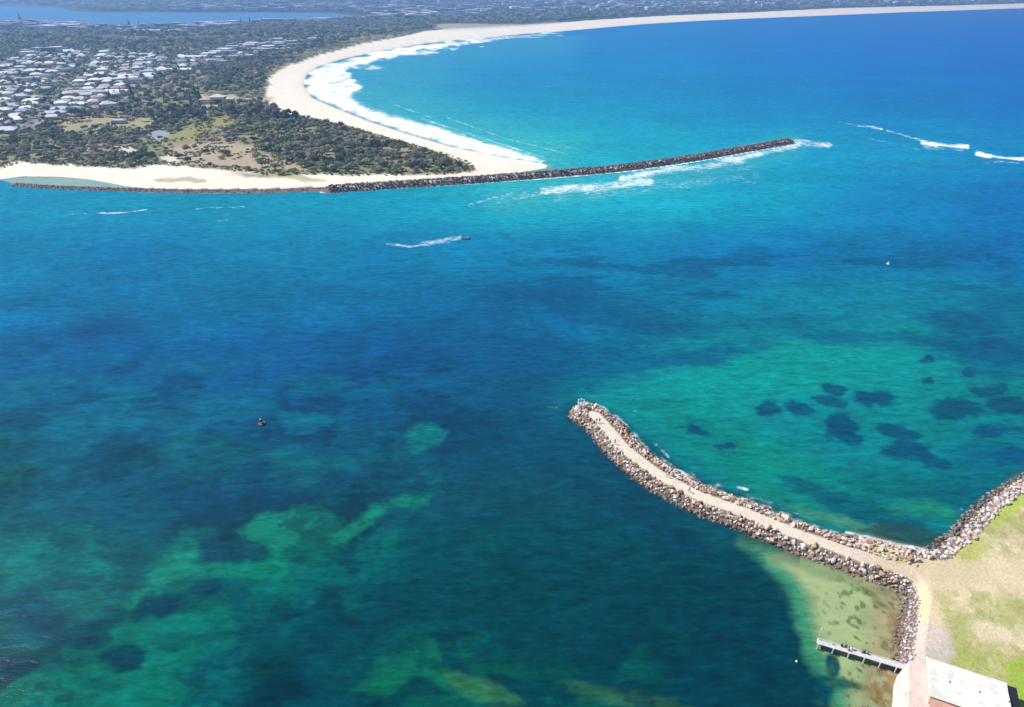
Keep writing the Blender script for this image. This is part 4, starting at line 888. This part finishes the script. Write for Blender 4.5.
# ------------------------------------------------------------------ people
SKIN = mat_plain('skin', (.48, .30, .21), .6, .04, 6); HAIR = mat_plain('hair', (.04, .028, .02), .7, .1, 20)
def cloth(name, c_): return mat_plain(name, c_, .85, .1, 8)
CL = {'navy': cloth('navy_cloth', (.02,.03,.07)), 'black': cloth('black_cloth', (.015,.015,.018)), 'white': cloth('white_cloth', (.72,.71,.70)), 'red': cloth('red_cloth', (.42,.04,.05)), 'pink': cloth('pink_cloth', (.60,.25,.33)), 'denim': cloth('denim_cloth', (.06,.10,.20)), 'khaki': cloth('khaki_cloth', (.30,.25,.16)), 'blue': cloth('blue_cloth', (.08,.20,.50))}
def person(loc, rz, pose, top, bot, label, group=None):
    sitting = pose == 'sit'
    J = {}; hip_z = .93 if not sitting else .12
    J['pel'] = (0, 0, hip_z); J['belly'] = (0, .01, hip_z+.16); J['chest'] = (0, .02 if not sitting else .08, hip_z+.38); J['neck'] = (0, .03 if not sitting else .12, hip_z+.56); J['head'] = (0, .05 if not sitting else .17, hip_z+.70); J['crown'] = (0, .04 if not sitting else .17, hip_z+.80)
    E = [('pel','belly'),('belly','chest'),('chest','neck'),('neck','head'),('head','crown')]
    RD = {'pel': .15, 'belly': .135, 'chest': .16, 'neck': .06, 'head': .098, 'crown': .07}
    for s, sn in ((-1, 'l'), (1, 'r')):
        st = .22*s if pose == 'walk' else 0
        J['sh'+sn] = (.19*s, J['chest'][1], hip_z+.49); J['el'+sn] = (.25*s, .02-st*.6+(.15 if sitting else 0), hip_z+.22); J['wr'+sn] = (.22*s, .12-st*1.0+(.22 if sitting else 0), hip_z+(.0 if not sitting else .16)); J['ha'+sn] = (.20*s, .17-st+(.24 if sitting else 0), hip_z-.09 if not sitting else hip_z+.14)
        J['hi'+sn] = (.10*s, 0, hip_z-.06)
        if sitting: J['kn'+sn] = (.14*s, .45, hip_z+.04); J['an'+sn] = (.13*s, .50, hip_z-.40); J['to'+sn] = (.13*s, .66, hip_z-.44)
        else: J['kn'+sn] = (.11*s, st*.6+.05, hip_z-.45); J['an'+sn] = (.11*s, st-.02, .08); J['to'+sn] = (.12*s, st+.17, .04)
        E += [('chest','sh'+sn),('sh'+sn,'el'+sn),('el'+sn,'wr'+sn),('wr'+sn,'ha'+sn),('pel','hi'+sn),('hi'+sn,'kn'+sn),('kn'+sn,'an'+sn),('an'+sn,'to'+sn)]
        RD.update({'sh'+sn: .07, 'el'+sn: .048, 'wr'+sn: .034, 'ha'+sn: .036, 'hi'+sn: .10, 'kn'+sn: .062, 'an'+sn: .042, 'to'+sn: .038})
    names = list(J); me = bpy.data.meshes.new('person'); me.from_pydata([J[n] for n in names], [(names.index(a), names.index(b)) for a, b in E], [])
    o = bpy.data.objects.new('person_rig', me); COL.objects.link(o); o.modifiers.new('s', 'SKIN'); m2 = o.modifiers.new('u', 'SUBSURF'); m2.levels = 1
    for i, n in enumerate(names): me.skin_vertices[0].data[i].radius = (RD[n], RD[n]*(.8 if n in ('pel','belly','chest') else 1)); me.skin_vertices[0].data[i].use_root = (n == 'pel')
    bpy.context.view_layer.update(); ev = o.evaluated_get(bpy.context.evaluated_depsgraph_get()); m3 = bpy.data.meshes.new_from_object(ev); bpy.data.objects.remove(o)
    for m in (SKIN, top, bot): m3.materials.append(m)
    for f in m3.polygons:
        c_ = f.center; r_ = c_.z-hip_z; f.use_smooth = True
        legs = (r_ < .04 and abs(c_.x) < .19) if not sitting else (c_.y > .2 and r_ < .1 or r_ < .03)
        f.material_index = 2 if legs and c_.z > (.10 if not sitting else -9) else (0 if r_ > .54 or (abs(c_.x) > .2 and r_ < .25) else (0 if c_.z < .1 and not sitting else 1))
    m3.name = 'person'; p_ = link('person', m3, None, loc, (0, 0, rz)); tag(p_, label, 'person', group)
    b = bmesh.new(); bmesh.ops.create_icosphere(b, subdivisions=2, radius=.105); hc = Vector(J['head'])+Vector((0, -.018, .045))
    for vv_ in b.verts: vv_.co = Vector((vv_.co.x*.95, vv_.co.y*1.0, max(vv_.co.z, -.03)))+hc
    link('hair', bm_mesh('hair', b, [HAIR]), p_)
    return p_
def at(px, py, z): q = P(px, py, z); return (q[0], q[1], z)
def on_ground(px, py):
    z_ = 3.0
    for _ in range(4): x, y = P(px, py, z_); z_ = h1(x, y)
    return (x, y, z_)
person(on_ground(615, 444), R(130), 'walk', CL['navy'], CL['black'], 'walker in dark clothes on the path near the breakwater tip')
person(on_ground(596.5, 423), R(40), 'walk', CL['black'], CL['denim'], 'left figure of the pair in black at the end of the breakwater path')
person(on_ground(599.5, 422.5), R(200), 'stand', CL['black'], CL['khaki'], 'right figure of the pair in black at the end of the breakwater path')
person(on_ground(689, 492), R(-50), 'walk', CL['blue'], CL['navy'], 'walker in blue top halfway along the breakwater path')
person(on_ground(667, 477), R(-50), 'walk', CL['white'], CL['denim'], 'walker in white top on the breakwater path behind the one in blue')
for q, lab in (((558, 164), 'tiny dark figure standing on the long far breakwater, nearest the beach'), ((580, 161.5), 'tiny dark figure fishing farther out along the far breakwater')):
    x, y = P(q[0], q[1], 4.6); person((x, y, 4.7), R(160), 'stand', CL['black'], CL['navy'], lab)

# ------------------------------------------------------------------ jetty
JA = np.array(P(817, 641, 1.25)); JB = np.array(P(905, 667, 1.25)); jd = JB-JA; JL = float(np.hypot(*jd)); ja = math.atan2(jd[1], jd[0])
jet = bpy.data.objects.new('jetty', None); COL.objects.link(jet); jet.location = (JA[0], JA[1], -.27); jet.rotation_euler = (0, 0, ja); tag(jet, 'narrow grey timber jetty on white tipped piles reaching over the shallows', 'jetty')
TIMB = mat_plain('weathered_timber', (.54, .52, .51), .85, .2, 3, 0, .3); PILE = mat_plain('pale_pile', (.60, .56, .48), .8, .15, 3); BOLT = mat_plain('dark_timber', (.20, .17, .15), .85)
b = bmesh.new(); k = 0.0
while k < JL-.1:
    box(b, k, k+.19, -.72, .72, 1.46, 1.52 + random.uniform(0, .008)); k += .205
link('deck', bm_mesh('deck', b, [TIMB]), jet)
b = bmesh.new()
for yy in (-.6, .0, .6): box(b, 0, JL, yy-.05, yy+.05, 1.30, 1.455)
link('bearer', bm_mesh('bearer', b, [BOLT]), jet)
b = bmesh.new()
for yy in (-.76, .64): box(b, 0, JL, yy, yy+.12, 1.535, 1.66)
link('kerb_rail', bm_mesh('kerb_rail', b, [TIMB]), jet)
def cyl(b, x, y, z0, z1, r0, r1=None, n=10):
    r1 = r1 or r0; A_ = [b.verts.new((x+r0*math.cos(6.2832*i/n), y+r0*math.sin(6.2832*i/n), z0)) for i in range(n)]; B_ = [b.verts.new((x+r1*math.cos(6.2832*i/n), y+r1*math.sin(6.2832*i/n), z1)) for i in range(n)]
    for i in range(n): b.faces.new((A_[i], A_[(i+1) % n], B_[(i+1) % n], B_[i]))
    b.faces.new(A_[::-1]); b.faces.new(B_)
for i, xx in enumerate(np.linspace(.25, JL-1.6, 6)):
    for yy in (-.92, .92):
        b = bmesh.new(); cyl(b, xx, yy, -3.2, 1.75 if yy < 0 else 1.3, .15, .13); link('pile', bm_mesh('pile', b, [PILE]), jet)
    b = bmesh.new(); box(b, xx-.09, xx+.09, -.9, .9, 1.12, 1.295); link('crossbeam', bm_mesh('crossbeam', b, [BOLT]), jet)
lp = bpy.data.objects.new('jetty_light', None); COL.objects.link(lp); x, y = JA + jd/JL*.5; lp.location = (x, y, 1.26); tag(lp, 'slim white light pole standing at the seaward end of the jetty', 'light pole')
WP = mat_plain('white_paint', (.78, .78, .76), .4, .05)
b = bmesh.new(); cyl(b, 0, .6, -.3, 3.0, .05, .04); link('pole', bm_mesh('pole', b, [WP]), lp); b = bmesh.new(); cyl(b, 0, .6, 3.0, 3.12, .16); cyl(b, 0, .6, 3.12, 3.45, .12, .10); link('lamp_head', bm_mesh('lamp_head', b, [WP]), lp)
def on_jetty(s, off): return (JA[0]+jd[0]/JL*s-jd[1]/JL*off, JA[1]+jd[1]/JL*s+jd[0]/JL*off, 1.26)
person(on_jetty(JL*.29, .4), ja+R(0), 'sit', CL['black'], CL['navy'], 'seated figure in black on the jetty, the leftmost one')
person(on_jetty(JL*.335, .45), ja+R(10), 'sit', CL['navy'], CL['denim'], 'seated figure in navy on the jetty beside the one in black')
person(on_jetty(JL*.36, -.1), ja-R(30), 'sit', CL['pink'], CL['pink'], 'seated figure in pink on the middle of the jetty')
person(on_jetty(JL*.40, .3), ja-R(10), 'sit', CL['white'], CL['white'], 'seated figure in white on the jetty beside the one in pink')
person(on_jetty(JL*.52, .35), ja-R(10), 'sit', CL['khaki'], CL['denim'], 'seated figure in khaki on the landward half of the jetty')
person(on_jetty(JL*.55, .5), ja+R(20), 'sit', CL['black'], CL['khaki'], 'seated figure in black on the landward half of the jetty')
def bucket(s, off, c_, lab):
    r_ = bpy.data.objects.new('bucket', None); COL.objects.link(r_); r_.location = on_jetty(s, off); tag(r_, lab, 'bucket')
    b = bmesh.new(); cyl(b, 0, 0, .0, .36, .13, .17, 14); link('tub', bm_mesh('tub', b, [c_]), r_); b = bmesh.new(); cyl(b, 0, 0, .361, .39, .18, .18, 14); link('rim', bm_mesh('rim', b, [c_]), r_)
bucket(JL*.43, .5, WP, 'white bucket standing on the jetty beside the seated group'); bucket(JL*.59, .45, CL['denim'], 'dark blue bucket on the landward part of the jetty')

# ------------------------------------------------------------------ boat ramp, apron and boat shed
CONC = mat_plain('pink_concrete', (.58, .45, .39), .9, .16, .8, 0, .2); BITU = mat_plain('worn_bitumen', (.50, .465, .47), .95, .1, .7)
def slab(name, pts, z_list, mat_, th=.12):
    b = bmesh.new(); top = [b.verts.new((*P(q[0], q[1], zz), zz)) for q, zz in zip(pts, z_list)]; bot = [b.verts.new(v_.co-Vector((0, 0, th))) for v_ in top]
    b.faces.new(top[::-1]); b.faces.new(bot); n = len(top)
    for i in range(n): b.faces.new((top[i], top[(i+1) % n], bot[(i+1) % n], bot[i]))
    return tag(link(name, bm_mesh(name, b, [mat_])), kind='structure')
slab('boat_ramp', [(886,760),(890,695),(897,676),(909,661),(909,740)], [-.6,-.5,.5,2.56,2.56], CONC, .3)
slab('hardstand', [(909,661),(934,664),(931,705),(928,760),(909,760)], [2.56]*5, CONC, .3)
SR = NT('shed_roof'); pr_ = SR.n('ShaderNodeTexCoord').outputs['Object']
nn = SR.mapr(SR.noise(pr_, .45, 5, .65, .4), .47, .60, 0, 1); cr = SR.mix(nn, (.70,.68,.60), (.54,.53,.47)); 
cr = SR.mix(SR.mapr(SR.noise(pr_, 2.5, 4, .7), .62, .75, 0, .6), cr, (.80,.80,.78)); SR.l(cr, SR.b.inputs['Base Color']); SR.b.inputs['Roughness'].default_value = .6
wv_ = SR.n('ShaderNodeTexWave'); wv_.inputs['Scale'].default_value = 1.6; SR.l(pr_, wv_.inputs['Vector']); SR.bump(wv_.outputs[1], .4, .05)
A0 = np.array(P(927, 657, 5.0)); A1 = np.array(P(1006, 682.5, 5.0)); dd_ = A1-A0; L_ = float(np.hypot(*dd_)); an = math.atan2(dd_[1], dd_[0]); D_ = 9.0
bs_ = bpy.data.objects.new('boat_shed', None); COL.objects.link(bs_); bs_.location = (A0[0], A0[1], 2.3); bs_.rotation_euler = (0, 0, an); tag(bs_, 'large boat shed with mottled white sheet roof beside the boat ramp', 'boat shed')
BRICK = mat_plain('pale_brick', (.50, .42, .36), .85, .12, 2)
b = bmesh.new(); box(b, .3, L_-.3, -D_+.3, -.3, -1, 2.5); link('wall', bm_mesh('wall', b, [BRICK]), bs_)
b = bmesh.new(); v4 = [(0, -D_, 2.62), (L_, -D_, 2.62), (L_, 0, 2.7), (0, 0, 2.7)]
yc = -D_/2
V8 = [b.verts.new(q) for q in ((0,-D_,2.5),(L_,-D_,2.5),(L_,0,2.5),(0,0,2.5),(0,-D_,2.64),(L_,-D_,2.64),(L_,0,2.64),(0,0,2.64),(0,yc,3.0),(L_,yc,3.0))]
for f in ((0,3,2,1),(4,5,9,8),(8,9,6,7),(0,1,5,4),(2,3,7,6),(1,2,6,9,5),(3,0,4,8,7)): b.faces.new([V8[i] for i in f])
link('roof', bm_mesh('roof', b, [SR.m]), bs_)
for vx in (3.2, 8.0, 12.6):
    b = bmesh.new(); cyl(b, vx, yc, 2.9, 3.28, .16); cyl(b, vx, yc, 3.281, 3.42, .24, .08); link('roof_vent', bm_mesh('roof_vent', b, [WP]), bs_)
b = bmesh.new(); box(b, 0, L_, yc-.14, yc+.14, 2.99, 3.03); link('ridge_cap', bm_mesh('ridge_cap', b, [WP]), bs_)
b = bmesh.new(); box(b, L_+.002, L_+.10, -D_, .0, 2.50, 2.68); box(b, -.1, -.002, -D_, 0, 2.50, 2.68); link('gutter', bm_mesh('gutter', b, [WP]), bs_)
b = bmesh.new(); box(b, L_+.12, L_+1.75, -D_, -.15, 2.25, 2.33); link('shadow_sheet', tagm := bm_mesh('shadow_sheet', b, [mat_plain('shadow_black', (.006, .006, .012), .9, .05)]), bs_)  # black sheet added where only the shed's shadow falls
b = bmesh.new(); [cyl(b, L_+1.65, -yy, -1, 2.245, .05) for yy in (.5, 4.5, 8.5)]; link('shadow_sheet_post', bm_mesh('shadow_sheet_post', b, [WP]), bs_)  # posts added to hold up the black shadow sheet
ta = bmesh.new(); Vt = [ta.verts.new(q) for q in ((-.0, -D_-5, 1.6), (6.6, -D_-5, 1.6), (6.6, -D_-.05, 2.3), (0, -D_-.05, 2.3), (-.0, -D_-5, 1.45), (6.6, -D_-5, 1.45), (6.6, -D_-.05, 2.15), (0, -D_-.05, 2.15))]
for f in ((0,1,2,3),(7,6,5,4),(0,4,5,1),(1,5,6,2),(2,6,7,3),(3,7,4,0)): ta.faces.new([Vt[i] for i in f])
link('lean_to_roof', bm_mesh('lean_to_roof', ta, [TERR]), bs_)

# ------------------------------------------------------------------ beacon, buoys, boat
bc = bpy.data.objects.new('navigation_beacon', None); COL.objects.link(bc); x, y = P(581, 408, 1.8); bc.location = (x, y, max(h1(x, y), .8)); tag(bc, 'pale lattice navigation beacon on the rocks at the breakwater tip', 'beacon')
BLW = mat_plain('pale_blue_paint', (.62, .64, .74), .5, .08)
b = bmesh.new()
for sx in (-.9, .9):
    for sy in (-.9, .9): cyl(b, sx, sy, -1.2, 2.5, .09)
for zz in (.3, 1.3, 2.4):
    box(b, -1, 1, -.97, -.85, zz, zz+.14); box(b, -1, 1, .85, .97, zz, zz+.14); box(b, -.97, -.85, -.84, .84, zz, zz+.14); box(b, .85, .97, -.84, .84, zz, zz+.14)
link('frame', bm_mesh('frame', b, [BLW]), bc)
b = bmesh.new(); cyl(b, 0, 0, 2.625, 3.3, .22, .18); link('lantern', bm_mesh('lantern', b, [WP]), bc)
b = bmesh.new(); box(b, -1.6, 1.6, -1.6, 1.6, -1.6, -.4); link('plinth', bm_mesh('plinth', b, [mat_plain('pale_concrete', (.55,.54,.56), .9)]), bc)
def buoy(px, py, s, body, topc, lab):
    x, y = P(px, py); r_ = bpy.data.objects.new('buoy', None); COL.objects.link(r_); r_.location = (x, y, 0); r_.scale = (s, s, s); r_.rotation_euler = (R(4), R(-5), 0); tag(r_, lab, 'buoy')
    b = bmesh.new(); cyl(b, 0, 0, -.5, .35, .9, 1.0, 18); cyl(b, 0, 0, .351, .5, .8, .5, 18); link('float', bm_mesh('float', b, [body]), r_)
    b = bmesh.new()
    for q in range(3): cyl(b, .35*math.cos(q*2.09), .35*math.sin(q*2.09), .45, 1.7, .06)
    cyl(b, 0, 0, 1.1, 1.7, .42, .3, 14); link('tower', bm_mesh('tower', b, [body]), r_)
    b = bmesh.new(); cyl(b, 0, 0, 1.705, 2.0, .18, .16); link('lantern', bm_mesh('lantern', b, [topc]), r_)
REDP = mat_plain('dark_red_paint', (.10, .015, .03), .5)
buoy(262, 424, 1.0, REDP, WP, 'dark buoy with pale top floating in the open channel at left')
buoy(888, 264, .7, WP, WP, 'small white buoy floating alone in the blue water off the bay')
buoy(796.5, 661.5, .22, WP, WP, 'tiny white buoy in the deep water beyond the jetty end')
x, y = P(467, 239); bt = bpy.data.objects.new('motor_boat', None); COL.objects.link(bt); bt.location = (x, y, .15); bt.scale = (.72, .72, .72); bt.rotation_euler = (0, R(-3), R(10)); tag(bt, 'small motor boat speeding across the channel ahead of its wake', 'motor boat')
b = bmesh.new(); st_ = []
for k, (xx, hw_, zk, zs) in enumerate([(-2.8,.95,-.3,.65),(-1.0,1.05,-.35,.7),(.8,1.0,-.35,.8),(2.0,.7,-.2,.95),(2.9,.08,.3,1.1)]):
    st_.append([b.verts.new(q) for q in ((xx,-hw_,zs),(xx,-hw_*.85,.05),(xx,0,zk),(xx,hw_*.85,.05),(xx,hw_,zs),(xx,hw_*.88,zs),(xx,hw_*.7,.2),(xx,-hw_*.7,.2),(xx,-hw_*.88,zs))])
for A_, B_ in zip(st_, st_[1:]):
    for i in range(9): b.faces.new((A_[i], B_[i], B_[(i+1) % 9], A_[(i+1) % 9]))
b.faces.new(st_[0][::-1]); b.faces.new(st_[-1]); link('hull', bm_mesh('hull', b, [mat_plain('grey_hull', (.30, .36, .40), .3)]), bt)
b = bmesh.new(); box(b, .3, 1.0, -.5, .5, .2, 1.1); link('console', bm_mesh('console', b, [WP]), bt)
b = bmesh.new(); Vw = [b.verts.new(q) for q in ((1.0,-.55,1.1),(1.0,.55,1.1),(.8,.5,1.6),(.8,-.5,1.6),(.96,-.55,1.1),(.96,.55,1.1),(.76,.5,1.6),(.76,-.5,1.6))]
for f in ((0,1,2,3),(7,6,5,4),(0,4,5,1),(1,5,6,2),(2,6,7,3),(3,7,4,0)): b.faces.new([Vw[i] for i in f])
link('windscreen', bm_mesh('windscreen', b, [bpy.data.materials['window_glass']]), bt)
b = bmesh.new(); box(b, -3.3, -2.82, -.22, .22, .1, 1.15); box(b, -3.15, -3.0, -.08, .08, -.6, .099); link('outboard_motor', bm_mesh('outboard_motor', b, [CL['black']]), bt)
person((x-.3, y-.05, .35), R(10)-R(90), 'stand', CL['white'], CL['navy'], 'skipper in a white top standing in the small motor boat')

# parked cars by the beach car park
CARP = [mat_plain('car_white', (.72,.72,.72), .3, .02), mat_plain('car_silver', (.45,.46,.48), .3, .02), mat_plain('car_dark', (.04,.05,.08), .3, .02), mat_plain('car_red', (.35,.03,.03), .3, .02)]
TY = mat_plain('tyre_rubber', (.02,.02,.02), .9); GL = bpy.data.materials['window_glass']
def car_parts():
    b = bmesh.new(); prof = [(-2.2,.35),(-2.2,.85),(-1.5,.95),(1.0,.95),(2.1,.8),(2.2,.35)]
    A_ = [b.verts.new((x_, -.88, z_)) for x_, z_ in prof]; B_ = [b.verts.new((x_, .88, z_)) for x_, z_ in prof]; n = len(prof)
    for i in range(n): b.faces.new((A_[i], B_[i], B_[(i+1) % n], A_[(i+1) % n]))
    b.faces.new(A_); b.faces.new(B_[::-1]); body = bm_mesh('body', b, [])
    b = bmesh.new(); A_ = [b.verts.new((x_, s_*w_, z_)) for s_ in (-1, 1) for x_, z_, w_ in ((-1.7,.955,.82),(-1.2,1.45,.68),(.3,1.45,.68),(1.0,.955,.82))]
    for f in ((0,1,2,3),(7,6,5,4),(0,4,5,1),(1,5,6,2),(2,6,7,3),(3,7,4,0)): b.faces.new([A_[i] for i in f])
    cab = bm_mesh('cabin', b, [GL]); b = bmesh.new(); cyl(b, 0, 0, -.11, .11, .33, .33, 14); bmesh.ops.rotate(b, verts=b.verts, matrix=Matrix.Rotation(math.pi/2, 3, 'X')); wh_ = bm_mesh('wheel', b, [TY]); return body, cab, wh_
body0, cab0, wh0 = car_parts()
for (px, py, ci, lab) in [(153,139,0,'white car parked on the grey lot in the scrub, farthest left'),(160,137.5,2,'dark car parked on the grey lot in the scrub'),(166,139,1,'silver car parked at the right side of the grey lot'),(232,111,0,'white car parked below the surf club, right of its door'),(212,111.5,3,'red car parked below the surf club, left of its door'),(134,126,0,'white car parked on the tan clearing beside the amenities hut')]:
    x, y = P(px, py, 4); zz = h1(x, y); x, y = P(px, py, zz); r_ = bpy.data.objects.new('parked_car', None); COL.objects.link(r_); r_.location = (x, y, h1(x, y)+.02); r_.rotation_euler = (0, 0, random.uniform(0, 3)); tag(r_, lab, 'car', 'cars parked behind the beach')
    bo = link('body', body0.copy(), r_); bo.data.materials.append(CARP[ci]); link('cabin', cab0, r_)
    for wx0 in (-1.4, 1.35):
        for wy0 in (-.8, .8): link('wheel', wh0, r_, (wx0, wy0, .33))

# ------------------------------------------------------------------ haze
HZ = 320.0; b = bmesh.new(); box(b, -12500, 12500, -2500, 12500, -6, HZ)
hm = bpy.data.materials.new('haze_air'); hm.use_nodes = True; ht = hm.node_tree; ht.nodes.remove(ht.nodes['Principled BSDF']); pv_ = ht.nodes.new('ShaderNodeVolumePrincipled')
pv_.inputs['Color'].default_value = (.27, .52, 1.0, 1); pv_.inputs['Density'].default_value = 1.95e-4; pv_.inputs['Anisotropy'].default_value = .2
ht.links.new(pv_.outputs[0], ht.nodes['Material Output'].inputs['Volume'])
hz_o = link('haze', bm_mesh('haze', b, [hm])); tag(hz_o, kind='stuff')
